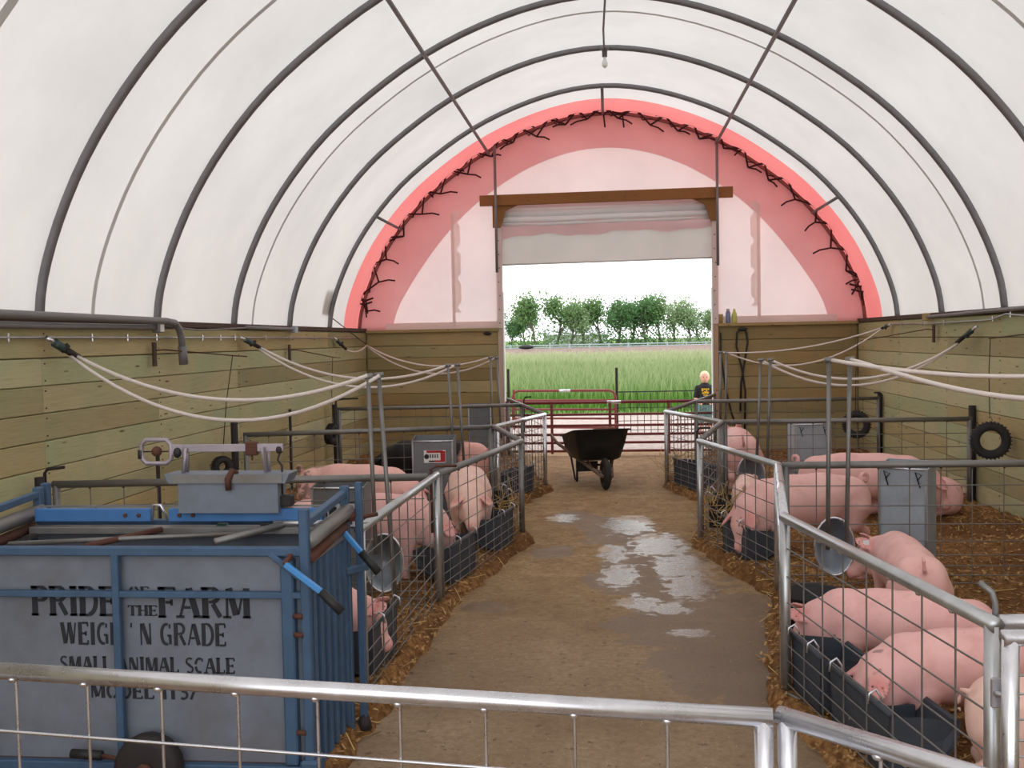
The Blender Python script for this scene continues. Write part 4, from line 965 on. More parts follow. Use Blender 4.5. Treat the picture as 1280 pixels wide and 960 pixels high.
def lettering(text, x0, x1, z0, h, y, serif, parent):
    if ' ' in text:
        wd = lambda q: sum(WID.get(c, .36 if c == ' ' else .5) for c in q)
        k = (x1-x0)/wd(text); cur = x0
        for w_ in text.split(' '):
            lettering(w_, cur, cur+wd(w_)*k, z0, h, y, serif, parent); cur += (wd(w_)+.36)*k
        return
    """letters standing a millimetre proud of the sheet facing -y"""
    Gd = glyphs(serif); tot = sum(WID.get(c, .36 if c == ' ' else .5) for c in text); sx_ = (x1-x0)/tot; b = MB(); cur = x0
    for c in text:
        for g in Gd.get(c, []):
            P = [Vector((cur+p[0]*sx_, z0+p[1]*h)) for p in g[1]]; w = g[2]*sx_/2
            L = []; Rr = []
            for i, p in enumerate(P):
                d = (P[min(i+1, len(P)-1)]-P[max(i-1, 0)]).normalized(); nn = Vector((-d.y, d.x))
                ww = w if abs(d.y) > .5 else (g[2]*h/2 if g[2] < .09 else w)
                L.append(p+nn*ww); Rr.append(p-nn*ww)
            vs = [(q.x, y, q.y) for q in L] + [(q.x, y, q.y) for q in Rr] + [(q.x, y+.002, q.y) for q in L] + [(q.x, y+.002, q.y) for q in Rr]; n = len(P)
            fs = [(i, i+1, n+i+1, n+i) for i in range(n-1)] + [(i, 2*n+i, 2*n+i+1, i+1) for i in range(n-1)] + [(n+i, n+i+1, 3*n+i+1, 3*n+i) for i in range(n-1)]
            b.add(vs, fs)
        cur += WID.get(c, .36 if c == ' ' else .5)*sx_
    return b.build('stencil_lettering', 'ink', parent)

# ------------------------------------------------------------------ blue animal scale
sc = thing('livestock_scale', 'worn blue and grey livestock weighing crate with black stencilled sides, by the plank wall', 'scale', (0,0,0))
X0, X1, Y0, Y1, ZS = -2.52, -1.135, 3.50, 4.06, .93
side = MB().box(((X0+X1)/2, Y0+.03, .50), (X1-X0-.02, .006, .82), ch=.001).build('side_sheet', 'bluesheet', sc)
lettering('PRIDE', -2.235, -1.885, .672, .115, Y0+.024, True, side)
lettering('OF', -1.84, -1.755, .745, .042, Y0+.024, True, side); lettering('THE', -1.845, -1.725, .675, .04, Y0+.024, True, side)
lettering('FARM', -1.725, -1.355, .668, .118, Y0+.024, True, side)
lettering("WEIGH 'N GRADE", -2.12, -1.455, .560, .088, Y0+.024, False, side)
lettering('SMALL ANIMAL SCALE', -2.13, -1.425, .455, .060, Y0+.024, True, side)
lettering('MODEL 1157', -2.01, -1.59, .352, .058, Y0+.024, False, side)
MB().box(((X0+X1)/2, Y1-.03, .50), (X1-X0-.02, .006, .82), ch=.001).build('side_sheet', 'bluesheet', sc)
def bar(a, b, w, mat, name='frame_bar'):
    a = Vector(a); b = Vector(b); d = b-a; q = d.to_track_quat('X', 'Z').to_matrix().to_4x4()
    return MB().box((a+b)/2, (d.length, w, w), m=q, ch=w*.12).build(name, mat, sc)
for y in (Y0, Y1):
    bar((X0, y, ZS), (X1, y, ZS), .034, 'bluedull', 'top_rail'); bar((X0, y, .765), (X1, y, .765), .024, 'bluedull', 'middle_rail'); bar((X0, y, .10), (X1, y, .10), .034, 'bluedull', 'bottom_rail')
bar((-1.872, Y0-.004, .10), (-1.872, Y0-.004, ZS), .028, 'bluedull', 'centre_upright')
for x in (X0, X1):
    for y in (Y0, Y1): bar((x, y, .03), (x, y, 1.09), .036, 'bluedull', 'corner_post')
bar((X1-.07, Y0+.012, .12), (X1-.07, Y0+.012, .90), .05, 'bluedull', 'door_post')
bar((X1-.13, Y0-.01, .925), (X1-.02, Y0-.01, .835), .022, 'bluedull', 'brace')
for x in (X0, X1):
    bar((x, Y0, 1.03), (x, Y1, 1.06), .030, 'bluedull', 'end_bar')
    o = MB().tube([(x+.01, Y0+.01, .965), (x+.01, Y1, .985)], .032, 10).build('end_roller', 'galvdull', sc, True)
    MB().tube([(x+.01, Y0+.01, .90), (x+.01, Y1-.06, .925)], .022, 10).build('end_roller', 'rust', sc, True)
    # slatted end gates
    for k in range(6):
        yy = Y0+.07+k*(Y1-Y0-.12)/5; MB().box((x+.005, yy, .47), (.016, .040, .80), ch=.002).build('gate_slat', 'bluedull', sc)
    MB().box((x+.005, (Y0+Y1)/2, .885), (.022, Y1-Y0-.06, .02), ch=.002).build('gate_top_bar', 'galvdull', sc)
MB().box(((X0+X1)/2, (Y0+Y1)/2, .105), (X1-X0, Y1-Y0, .02)).build('floor_plate', 'rust', sc)
# bright blue channel rails across the back, with gap at the linkage
for xa, xb in ((-2.47, -1.95), (-1.87, -1.20)):
    MB().box(((xa+xb)/2, Y1-.10, .985), (xb-xa, .03, .055), ch=.003).build('back_channel', 'blue', sc)
    bo = MB()
    for q in (.05, .11): bo.lathe([(.009,0),(.009,.006),(.001,.008)], (xb-q if xa < -2 else xa+q, Y1-.115, .985), 8, Matrix.Rotation(pi/2, 4, 'X'))
    bo.build('bolt_heads', 'rust', sc, kind='stuff')
MB().box(((X0+X1)/2, Y1-.07, 1.017), (X1-X0-.1, .004, .008)).build('channel_lip', 'galvdull', sc)
MB().box(((X0+X1)/2-.0, Y1-.12, .925), (1.30, .06, .03), ch=.003).build('inner_channel', 'galvdull', sc)
MB().tube([(-2.38, Y0+.12, .93), (-1.52, Y0+.30, .935)], .010, 7).build('linkage_rod', 'galvdull', sc, True)
MB().tube([(-2.05, Y0+.10, .925), (-1.86, Y0+.36, .94)], .013, 7).build('linkage_rod', 'rust', sc, True)
MB().tube([(-1.55, Y0+.16, .93), (-1.36, Y0+.42, .95)], .015, 7).build('linkage_rod', 'galvdull', sc, True)
MB().tube([(-1.95, Y1-.1, .96), (-1.93, Y1-.12, 1.03), (-1.90, Y1-.12, 1.03), (-1.88, Y1-.1, .96)], .006, 6).build('u_bolt', 'galvbright', sc, True)
MB().lathe([(.022,-.05),(.022,.05)], (-1.42, Y1-.10, .925), 10, Matrix.Rotation(pi/2, 4, 'Y')).build('pulley', 'black', sc, True)
MB().tube([(-1.66, Y1-.1, .925), (-1.62, Y1-.1, .925)], .024, 10).build('pulley', 'teal', sc, True)
MB().tube([(-1.40, Y1-.14, .955), (-1.16, Y1-.14, .955)], .014, 8).build('spring_tube', 'galvbright', sc, True)
MB().tube([(X1+.02, Y1-.04, .962), (X1+.02, Y1+.06, .962)], .022, 8).build('handle_pivot', 'rust', sc, True)
# beam housing
YB2 = Y1-.10
bh = MB(); vs = []
for (hw, dp, z) in ((.215,.05,1.00), (.215,.05,1.125), (.25,.06,1.125), (.27,.06,1.165)): vs += [(-1.592+a*hw, YB2+b2*dp, z) for a, b2 in ((-1,-1),(1,-1),(1,1),(-1,1))]
fs = []
for i in range(3): fs += [(i*4+j, i*4+(j+1) % 4, i*4+4+(j+1) % 4, i*4+4+j) for j in range(4)]
bh.add(vs, fs+[(12,13,14,15), (3,2,1,0)]); hs = bh.build('beam_housing', 'bluesheet', sc)
MB().box((-1.592, YB2-.062, 1.145), (.48, .004, .035)).build('housing_lip', 'galvdull', hs)
MB().tube([(-1.58, YB2-.07, 1.10), (-1.58, YB2-.075, 1.145), (-1.565, YB2-.06, 1.18), (-1.555, YB2-.04, 1.165)], .013, 8).build('catch', 'rust', hs, True)
bm = MB()
bm.box((-1.60, YB2, 1.268), (.47, .012, .032), ch=.002); bmo = bm.build('weigh_beam', 'pinkgrey', sc)
# open frame end of the beam
fr = [(-1.985,1.225),(-1.985,1.285),(-1.965,1.305),(-1.875,1.305),(-1.855,1.285),(-1.855,1.225),(-1.875,1.205),(-1.965,1.205)]
MB().tube([(x, YB2, z) for x, z in fr], .010, 6, closed=True).build('poise_frame', 'pinkgrey', bmo, True)
MB().tube([(-1.99, YB2, 1.255), (-1.85, YB2, 1.255)], .003, 5).build('poise_screw', 'darkiron', bmo, True)
MB().ball((-1.918, YB2, 1.255), .023, 10).build('poise_weight', 'rust', bmo, True)
MB().tube([(-1.99,YB2,1.225), (-1.99,YB2,1.262)], .012, 8).build('poise_nut', 'black', bmo, True)
MB().box((-1.83, YB2, 1.262), (.06, .014, .045), ch=.003).build('beam_end', 'pinkgrey', bmo)
for x, s in ((-1.795, 1), (-1.435, -1)):
    MB().tube([(x, YB2-.02, 1.165), (x+.012*s, YB2-.02, 1.27), (x+.004*s, YB2+.02, 1.27), (x, YB2+.02, 1.165)], .008, 6).build('beam_stand', 'pinkgrey', sc, True)
MB().box((-1.50, YB2, 1.265), (.05, .03, .058), ch=.004).build('sliding_poise', 'rust', bmo); MB().tube([(-1.50, YB2, 1.235), (-1.50, YB2, 1.215)], .004, 6).build('poise_pin', 'rust', bmo, True)
MB().ball((-1.822, YB2-.012, 1.25), .018, 8, (1,1,1.3)).build('pivot_knife', 'black', bmo, True)
MB().ball((-1.382, YB2, 1.258), .017, 8, (1,.8,1.1)).build('hook_block', 'darkiron', bmo, True)
MB().tube([(-1.382,YB2,1.24), (-1.39,YB2,1.215), (-1.372,YB2,1.19), (-1.374,YB2,1.12), (-1.374,YB2,1.07)], .0045, 6).build('weight_hanger', 'darkiron', bmo, True)
MB().box((-1.372, YB2, 1.045), (.085, .05, .045), ch=.004).build('counter_weight', 'darkiron', bmo)
# lever handles
for nm, a, m_, e in (('near', (-1.185,3.42,.90), (-1.053,3.42,.800), (-.975,3.41,.728)), ('far', (-1.175,3.97,.975), (-1.04,3.95,.828), (-.965,3.94,.745))):
    o = bar(a, Vector(a).lerp(Vector(m_), 1.0), .020, 'bluebright', 'lever_handle'); g2 = MB().tube([m_, e], .017, 10); g2.build('grip', 'black', o, True)
bar((-1.185,3.50,.92), (-1.185,3.42,.90), .018, 'rust', 'lever_arm')
# far outrigger leg and cross strap
bar((-1.085, 4.10, .05), (-1.085, 4.10, 1.10), .030, 'bluedull', 'outrigger_leg'); MB().lathe([(.035,0),(.03,.03),(.014,.07)], (-1.085,4.10,.02), 10).build('leg_foot', 'darkiron', sc, True)
bar((-1.13, 4.02, .73), (-1.06, 4.12, .73), .03, 'bluedull', 'strap')
bar((-2.52, 4.12, .70), (-2.52, 4.12, 1.10), .034, 'bluedull', 'outrigger_leg')
# transport wheel and hitch handle on the near side
MB().lathe([(.02,-.03),(.10,-.04),(.125,-.03),(.13,0),(.125,.03),(.10,.04),(.02,.03)], (-1.745, Y0-.05, .12), 20, Matrix.Rotation(pi/2, 4, 'X')).build('transport_wheel', 'darkiron', sc, True)
MB().lathe([(.001,.05),(.03,.048),(.03,.03)], (-1.745, Y0-.05, .12), 10, Matrix.Rotation(pi/2, 4, 'X')).build('wheel_hub', 'rust', sc, True)
MB().tube([(-2.05, Y0-.05, .165), (-1.93, Y0-.05, .16)], .018, 10).build('pull_grip', 'black', sc, True); MB().tube([(-1.93, Y0-.05, .16), (-1.76, Y0-.05, .13)], .008, 6).build('pull_rod', 'rust', sc, True)
MB().box((-1.135, Y0+.02, .10), (.07,.10,.09), ch=.01).build('corner_bracket', 'bluedull', sc)
for z in (.62, .69, .25): MB().tube([(X1-.045, Y0-.014, z), (X1-.01, Y0-.02, z)], .010, 8).build('hinge_pin', 'rust', sc, True)

# ------------------------------------------------------------------ wheelbarrow
wbm = thing('wheelbarrow', 'black tray wheelbarrow loaded with brown manure standing in the alley', 'wheelbarrow', (-.06, 10.95, 0), rad(13), None); wbm.scale = (.86, 1, 1)
# local: wheel at origin front (toward viewer = -y), body to +y
def loft(rings, closed_ends=(True, True)):
    n = len(rings[0]); vs = [p for r in rings for p in r]; fs = []
    for i in range(len(rings)-1):
        for j in range(n): fs.append((i*n+j, i*n+(j+1) % n, (i+1)*n+(j+1) % n, (i+1)*n+j))
    if closed_ends[0]: fs.append(tuple(range(n-1, -1, -1)))
    if closed_ends[1]: fs.append(tuple((len(rings)-1)*n+j for j in range(n)))
    return MB().add(vs, fs)
def rrect(hx, hy0, hy1, z, r, tilt=0, k=4):
    out = []; cy = (hy0+hy1)/2; hy = (hy1-hy0)/2
    for (sx_, sy_, a0) in ((1,1,0), (-1,1,90), (-1,-1,180), (1,-1,270)):
        for i in range(k+1):
            a = rad(a0+90*i/k); x = sx_*(hx-r)+r*cos(a); y = sy_*(hy-r)+r*sin(a); out.append((x, cy+y, z-.16*(cy+y-.45)*min(1, (z-.2)/.3)))
    return out
rg = [rrect(.24,.30,.92,.285,.09), rrect(.285,.22,.98,.31,.10), rrect(.335,.14,1.04,.46,.11), rrect(.365,.08,1.08,.60,.12), rrect(.395,.05,1.11,.605,.12), rrect(.395,.05,1.11,.615,.12), rrect(.355,.09,1.07,.608,.11), rrect(.32,.16,1.02,.46,.10), rrect(.27,.24,.96,.325,.09)]
loft(rg).build('tray', 'barrow', wbm, True)
ld = MB(); r_ = random.Random(2); vs = []; fs = []; nx = 16; ny = 18
for j in range(ny):
    for i in range(nx):
        x = -.33+.66*i/(nx-1); y = .12+.92*j/(ny-1); e = min(1, (1-abs(x)/.34)*3.2, (1-abs(y-.58)/.48)*3.2); vs.append((x, y, .565-.16*(y-.45)+.085*max(0, e)*(.6+.4*sin(x*9+1)*sin(y*6))+r_.uniform(-.012,.012)))
for j in range(ny-1):
    for i in range(nx-1): fs.append((j*nx+i, j*nx+i+1, (j+1)*nx+i+1, (j+1)*nx+i))
lo = ld.add(vs, fs).build('manure_load', 'manure', None, True); lo['kind'] = 'stuff'; lo.location = (-.06,10.95,0); lo.rotation_euler = (0,0,rad(13)); lo.scale = (.86, 1, 1); tag(lo, 'brown manure and bedding heaped in the black wheelbarrow tray', 'manure')
for s in (-1, 1):
    MB().tube([(s*.06, -.10, .16), (s*.16, .30, .235), (s*.40, 1.15, .42), (s*.44, 1.40, .50)], [.022,.024,.022,.02], 8).build('handle', 'barrow_wood', wbm, True)
    lg = MB(); lg.tube([(s*.24, .60, .27), (s*.235, .62, .02)], .016, 6); lg.tube([(s*.235, .62, .02), (s*.215, .84, .015), (s*.24, .98, .28)], .014, 6); lg.build('leg', 'darkiron', wbm, True)
    MB().box((s*.075, .06, .19), (.03, .22, .05), ch=.004).build('axle_bracket', 'barrow_wood', wbm)
    MB().tube([(s*.10, .10, .17), (s*.18, .26, .32)], .010, 6).build('tray_brace', 'rust', wbm, True)
MB().tube([(-.24,.62,.20), (.24,.62,.20)], .015, 6).build('cross_brace', 'darkiron', wbm, True); MB().box((-.10,.60,.19), (.30,.01,.12)).build('leg_plate', 'darkiron', wbm)
wh = MB(); k = 20; vs = []; fs = []
for i in range(k):
    a = 2*pi*i/k
    for j in range(10): b_ = 2*pi*j/10; q = .135+.045*cos(b_); vs.append((.042*sin(b_), q*cos(a), .178+q*sin(a)))
for i in range(k):
    for j in range(10): fs.append((i*10+j, ((i+1) % k)*10+j, ((i+1) % k)*10+(j+1) % 10, i*10+(j+1) % 10))
w_ = wh.add(vs, fs).build('wheel', 'tire', wbm, True)
MB().lathe([(.001,-.02),(.10,-.015),(.10,.015),(.001,.02)], (0,0,.178), 16, Matrix.Rotation(pi/2, 4, 'Y')).build('rim', 'rust', w_, True)
MB().tube([(-.10,0,.178), (.10,0,.178)], .010, 6).build('axle', 'darkiron', wbm, True)

# ------------------------------------------------------------------ doorway gates and hog fence outside
def tube_gate(label, x0, x1, y0, y1, zs, verts, r, rounded, mat='red_gate', sleeves=()):
    L = math.hypot(x1-x0, y1-y0); t = thing('tube_gate', label, 'gate', (x0, y0, 0), math.atan2(y1-y0, x1-x0), 'red tube gates'); zt, zb = zs[0], zs[-1]
    if rounded:
        c = .11; loop = [(0,0,zb), (0,0,zt-c), (.03,0,zt-.03), (c,0,zt), (L-c,0,zt), (L-.03,0,zt-.03), (L,0,zt-c), (L,0,zb)]
        MB().tube(loop, r*1.15, 8).build('outer_frame', mat, t, True)
    else:
        MB().tube([(0,0,zt), (L,0,zt)], r*1.2, 8).build('top_rail', mat, t, True)
    for z in zs[1:]: MB().tube([(0,0,z), (L,0,z)], r, 8).build('rail', mat, t, True)
    for x in verts: MB().box((x, -.004, (zt+zb)/2-.01), (.040, .03, zt-zb+.06), ch=.004).build('upright', mat, t)
    for x in sleeves: MB().tube([(x-.10,0,zt), (x+.10,0,zt)], r*1.3, 8).build('sleeve', 'galvbright', t, True)
    return t
tube_gate('red brown pipe gate directly across the doorway behind the wheelbarrow', -1.46, 1.46, 14.12, 14.16, (.775,.60,.44,.31,.19,.07), (.62, 1.46, 2.30), .019, False, sleeves=(1.52,))
tube_gate('further red brown gate with rounded top corners standing open outside', -1.72, .10, 17.3, 17.0, (.79,.62,.46,.30,.14), (.02,), .019, True, sleeves=(.95,))
panel('low hog wire fence panel outside, right of the round cornered gate', (.13,17.2), (3.9,17.5), 'darkiron', 'darkiron', z=-.12, r=.010, group='outdoor fence', posts=(1,1), name='outdoor_fence', sp=.12, wr=.006)
panel('low hog wire fence panel outside, beyond the scale side of the doorway', (-5.6,17.6), (-1.8,17.4), 'darkiron', 'darkiron', z=-.12, r=.010, group='outdoor fence', posts=(1,1), name='outdoor_fence', sp=.12, wr=.006)
for x, y, lab in ((.125,17.15,'dark steel T post where the round cornered gate meets the hog wire'), (-1.80,17.35,'dark steel T post at the hinge side of the round cornered gate')):
    b = MB(); b.box((x,y,.58), (.045,.008,1.2)); b.box((x,y+.018,.58), (.008,.035,1.2)); tag(b.build('t_post', 'darkiron', None), lab, 'post')
tag(MB().tube([(-1.50,14.2,.0), (-1.50,14.2,.80)], .022, 8).build('gate_post', 'red_gate', None, True), 'short red hinge post on the scale side of the doorway', 'post')

# ------------------------------------------------------------------ signed distance modelling for living bodies
class SDF:
    def __init__(s): s.p = []
    def cone(s, a, b, r1, r2, k=.03, sy=1.0): s.p.append(('c', np.array(a, float), np.array(b, float), r1, r2, k)); return s
    def ell(s, c, r, k=.03, R=None): s.p.append(('e', np.array(c, float), np.array(r, float), R, None, k)); return s
    def sub(s, c, r, k=.01, R=None): s.p.append(('s', np.array(c, float), np.array(r, float), R, None, k)); return s
    def evalp(s, P):
        D = np.full(len(P), 1e3)
        for (t, a, b, c, d, k) in s.p:
            if t == 'c':
                ab = b-a; L2 = max(1e-9, ab@ab); h = np.clip(((P-a)@ab)/L2, 0, 1); dd = np.linalg.norm(P-a-h[:, None]*ab, axis=1)-(c+(d-c)*h)
            else:
                q = P-a
                if c is not None: q = q@c
                k0 = np.linalg.norm(q/b, axis=1); k1 = np.linalg.norm(q/(b*b), axis=1); dd = k0*(k0-1)/np.maximum(k1, 1e-9)
            if t == 's':
                h = np.clip(.5-.5*(D+dd)/k, 0, 1); D = D*(1-h)+(-dd)*h+k*h*(1-h)
            else:
                h = np.clip(.5+.5*(D-dd)/k, 0, 1); D = dd*h+D*(1-h)-k*h*(1-h)
        return D
    def mesh(s, lo, hi, res):
        lo = np.array(lo, float); n = np.ceil((np.array(hi)-lo)/res).astype(int)+1
        g = [lo[i]+np.arange(n[i])*res for i in range(3)]; X, Y, Z = np.meshgrid(*g, indexing='ij')
        F = s.evalp(np.stack([X, Y, Z], -1).reshape(-1, 3)).reshape(n); I = F < 0
        nc = n-1; cnt = np.zeros(nc); acc = np.zeros((*nc, 3)); sl = lambda o: tuple(slice(o[i], o[i]+nc[i]) for i in range(3))
        cor = [(i, j, k) for i in (0,1) for j in (0,1) for k in (0,1)]
        for a in cor:
            for ax in range(3):
                if a[ax]: continue
                b = list(a); b[ax] = 1; fa = F[sl(a)]; fb = F[sl(b)]; m = (fa < 0) != (fb < 0)
                t = np.where(m, fa/np.where(m, fa-fb, 1), 0)
                for q in range(3): acc[..., q] += np.where(m, a[q]+(t if q == ax else 0), 0)
                cnt += m
        act = cnt > 0; idx = -np.ones(nc, int); idx[act] = np.arange(act.sum())
        C = np.argwhere(act); V = lo+(C+acc[act]/cnt[act][:, None])*res; Fc = []
        for ax in range(3):
            u, w = (ax+1) % 3, (ax+2) % 3; a = I; sh = [slice(None)]*3; s0 = list(sh); s1 = list(sh); s0[ax] = slice(0, n[ax]-1); s1[ax] = slice(1, n[ax])
            d = I[tuple(s0)] != I[tuple(s1)]; E = np.argwhere(d); ok = (E[:, u] > 0) & (E[:, w] > 0) & (E[:, u] < nc[u]) & (E[:, w] < nc[w]); E = E[ok]
            ins = I[tuple(s0)][tuple(E.T)]
            def g_(du, dw): q = E.copy(); q[:, u] += du; q[:, w] += dw; return idx[tuple(q.T)]
            Q = np.stack([g_(-1,-1), g_(0,-1), g_(0,0), g_(-1,0)], 1); Q[~ins] = Q[~ins][:, ::-1]; Fc.append(Q)
        Fc = np.concatenate(Fc); return V, Fc
def R3(rx=0, ry=0, rz=0):
    return np.array(Matrix.Rotation(rz, 3, 'Z') @ Matrix.Rotation(ry, 3, 'Y') @ Matrix.Rotation(rx, 3, 'X'))

def pig_mesh(pitch=0, yaw=0, lying=False, belly=1.0, ears='up', tail='curl', stride=0, seed=0):
    S = SDF(); dz = -.20 if lying else 0
    B = np.array([0,0,dz])
    S.cone(B+(-.44,0,.475), B+(-.20,0,.47), .165, .185, .05); S.cone(B+(-.20,0,.47), B+(.12,0,.465), .185, .19, .06); S.cone(B+(.12,0,.465), B+(.34,0,.475), .19, .165, .06)
    S.ell(B+(-.05,0,.43), (.36,.175*belly,.19), .05)
    S.ell(B+(-.45,.085,.43), (.16,.115,.20), .04); S.ell(B+(-.45,-.085,.43), (.16,.115,.20), .04)          # hams
    S.ell(B+(.30,.10,.42), (.12,.08,.17), .05); S.ell(B+(.30,-.10,.42), (.12,.08,.17), .05)             # shoulders
    S.ell(B+(.02,0,.60), (.42,.10,.07), .06)
    for s in (-1, 1):
        f = .07*stride*s
        if not lying:
            S.cone((.31,s*.115,.36), (.325+f,s*.12,.21), .075, .047, .04); S.cone((.325+f,s*.12,.21), (.30+f*1.5,s*.12,.07), .044, .032, .02)
            S.cone((.30+f*1.5,s*.12,.07), (.325+f*1.5,s*.12,.025), .032, .036, .012); S.sub((.375+f*1.5,s*.12,.0), (.05,.006,.045), .004)
            S.cone((-.44,s*.12,.38), (-.40-f,s*.13,.27), .115, .075, .04); S.cone((-.40-f,s*.13,.27), (-.535-f,s*.125,.185), .062, .040, .03)
            S.cone((-.535-f,s*.125,.185), (-.50-f,s*.125,.06), .038, .031, .02); S.cone((-.50-f,s*.125,.06), (-.47-f,s*.125,.025), .032, .036, .012)
        else:
            S.cone((.30,s*.13,.16), (.42,s*.16,.07), .07, .042, .04); S.cone((.42,s*.16,.07), (.55,s*.14,.05), .038, .030, .02)
            S.cone((-.42,s*.14,.17), (-.24,s*.20,.08), .11, .055, .04); S.cone((-.24,s*.20,.08), (-.10,s*.21,.045), .042, .030, .02)
    N = B+np.array((.36,0,.49)); Rm = R3(0, pitch, yaw)
    def H(x, y, z): return N+Rm@np.array((x, y, z))
    def Hh(x, y, z): return N+R3(0, pitch*.55, yaw*.5)@np.array((x, y, z))
    S.cone(N, Hh(.15,0,0), .165, .135, .05); S.ell(Hh(.10,0,-.05), (.13,.12,.12), .05)
    q0 = Hh(.15,0,0)-H(.15,0,0)
    def K(x, y, z): return H(x, y, z)+q0
    S.cone(K(.15,0,0), K(.26,0,-.015), .138, .112, .05); S.cone(K(.26,0,-.03), K(.39,0,-.065), .100, .060, .05); S.cone(K(.39,0,-.065), K(.425,0,-.073), .055, .055, .02)
    for s in (-1, 1):
        S.ell(K(.21,s*.08,-.06), (.10,.06,.085), .04, Rm)     # jowl
        S.ell(K(.285,s*.062,.045), (.04,.025,.028), .02, Rm)      # brow
    S.cone(K(.24,0,-.10), K(.37,0,-.115), .065, .036, .03)
    S.sub(K(.36,0,-.108), (.09,.07,.005), .006, Rm)
    for s in (-1, 1): S.sub(K(.482,s*.020,-.072), (.012,.009,.012), .004, Rm)
    for s in (-1, 1):
        if ears == 'up': er = Rm@R3(0, rad(-48), 0)@R3(s*rad(-30), 0, s*rad(14)); c = K(.205,s*.10,.125); S.ell(c, (.105,.068,.013), .016, er); S.sub(c+er@np.array((.01,0,-.018)), (.06,.036,.012), .008, er)
        else: er = Rm@R3(0, rad(12), 0)@R3(s*rad(-35), 0, s*rad(30)); c = K(.245,s*.125,.075); S.ell(c, (.110,.068,.013), .016, er); S.sub(c+er@np.array((.01,0,-.018)), (.06,.036,.012), .008, er)
    # tail
    T0 = B+np.array((-.595,0,.555))
    if tail == 'curl':
        pts = [T0+(0,0,0), T0+(-.03,0,.035)] + [T0+np.array((-.045+.03*cos(a), .014*(a-1.2)*.4, .055+.035*sin(a))) for a in np.linspace(-.6, 6.2, 12)]
    elif tail == 'stub': pts = [T0, T0+(-.03,.01,.03), T0+(-.035,.015,.09), T0+(-.025,.02,.12)]
    else: pts = [T0, T0+(-.035,.01,-.0), T0+(-.045,.02,-.07), T0+(-.04,.03,-.12)]
    for i in range(len(pts)-1):
        r1 = .017-.007*i/len(pts); S.cone(pts[i], pts[i+1], r1, r1-.0006, .010)
    S.sub(B+(-.66,0,.40), (.05,.016,.16), .03)
    lo = (-.76, -.34-abs(yaw)*.30, -.005); hi = (.98, .34+abs(yaw)*.30, .86)
    V, Fc = S.mesh(lo, hi, .0145)
    rg = np.random.default_rng(seed); V += rg.normal(0, .0004, V.shape)
    # zones: r = ears/snout, g = feet/soiled
    z = np.zeros((len(V), 4)); z[:, 3] = 1
    sn = np.clip(1-np.linalg.norm(V-K(.47,0,-.07), axis=1)/.09, 0, 1)
    er_ = np.maximum(*[np.clip(1.25-np.linalg.norm(V-(K(.205,s*.10,.135) if ears == 'up' else K(.25,s*.135,.075)), axis=1)/.085, 0, 1) for s in (-1, 1)])
    tl = np.clip(1-np.linalg.norm(V-(T0+np.array((-.05,0,.03))), axis=1)/.07, 0, 1)*.5
    z[:, 0] = np.maximum(np.maximum(sn, er_), tl)
    z[:, 1] = np.clip((.10-V[:, 2])/.10, 0, 1)
    me = bpy.data.meshes.new('pig_body'); me.from_pydata(V.tolist(), [], Fc.tolist()); me.update()
    at_ = me.color_attributes.new('zone', 'FLOAT_COLOR', 'POINT'); at_.data.foreach_set('color', z.ravel().astype(np.float32))
    me.shade_smooth()
    eyes = [K(.305,s*.082,.025) for s in (-1, 1)]
    return me, eyes, K
def pig(label, x, y, hdg, s, mat='pig', z=.02, pos='standing', tagged=False, **kw):
    me, eyes, K = pig_mesh(**kw); t = thing('pig', label, 'pig', (x, y, z), rad(hdg), 'pigs in the pens'); t.scale = (s, s, s)
    o = mkobj('body', me, mat, t)
    for e in eyes: MB().ball(tuple(e), .0125, 8).build('eye', 'eye', o, True)
    if tagged: MB().box(tuple(K(.20,.125,.14)), (.004,.05,.04)).build('ear_tag', 'tag', t)
    return t
D = rad
pig('pink pig with reddish folded ear, its head in the nearest grey trough', 1.42, 4.06, 190, .70, 'pigspot2', pitch=D(40), yaw=D(10), ears='fwd', tail='hang', seed=1)
pig('pink pig with small brown spots on its flank, behind the two nearest pigs', 1.33, 4.66, 165, .70, 'pigspot2', pitch=D(42), yaw=D(-4), ears='up', tail='hang', seed=2)
pig('pale pig in the lower corner seen from its rounded rump, closest to the corner gate', 1.66, 3.50, -18, .68, 'pigpale', pitch=D(20), ears='up', tail='hang', seed=3)
pig('pink pig seen from behind, short dirty tail, in front of the tall feeder', 1.67, 5.72, 86, .74, 'pig', pitch=D(24), yaw=D(72), tail='stub', tagged=True, belly=1.08, seed=4)
pig('big pink pig with dark ear feeding at the trough across the puddle', 1.42, 7.45, 208, .93, 'pig', pitch=D(55), yaw=D(2), ears='fwd', tail='curl', seed=5)
pig('big pink pig turned away toward the tall feeder, curly tail by the water pipes', 2.22, 8.75, -14, .93, 'pig', pitch=D(36), ears='fwd', tail='curl', seed=6)
pig('pink pig lying in the bedding against the wall below the large hanging tire', 2.58, 8.95, 178, .82, 'pigspot2', z=.05, lying=True, tail='hang', pitch=D(8), seed=7)
pig('pink pig seen from behind with dirty tail, near the far oval pan', 1.42, 11.0, 88, .95, 'pig', pitch=D(-12), yaw=D(22), tail='stub', seed=8)
pig('pale pig crouching low beside the dark oval pan', 1.22, 8.95, 80, .60, 'pigpale', z=.02, pitch=D(20), seed=9)
pig('pink pig with dark scabby patch on its hip, beside the red sticker feeder', -2.16, 8.15, -18, .94, 'pigspot', pitch=D(34), ears='fwd', tail='curl', seed=10)
pig('large plain pink pig with its nose in the rounded trough on the scale side', -1.72, 6.64, 9, .92, 'pig', pitch=D(40), ears='fwd', tail='curl', seed=11)
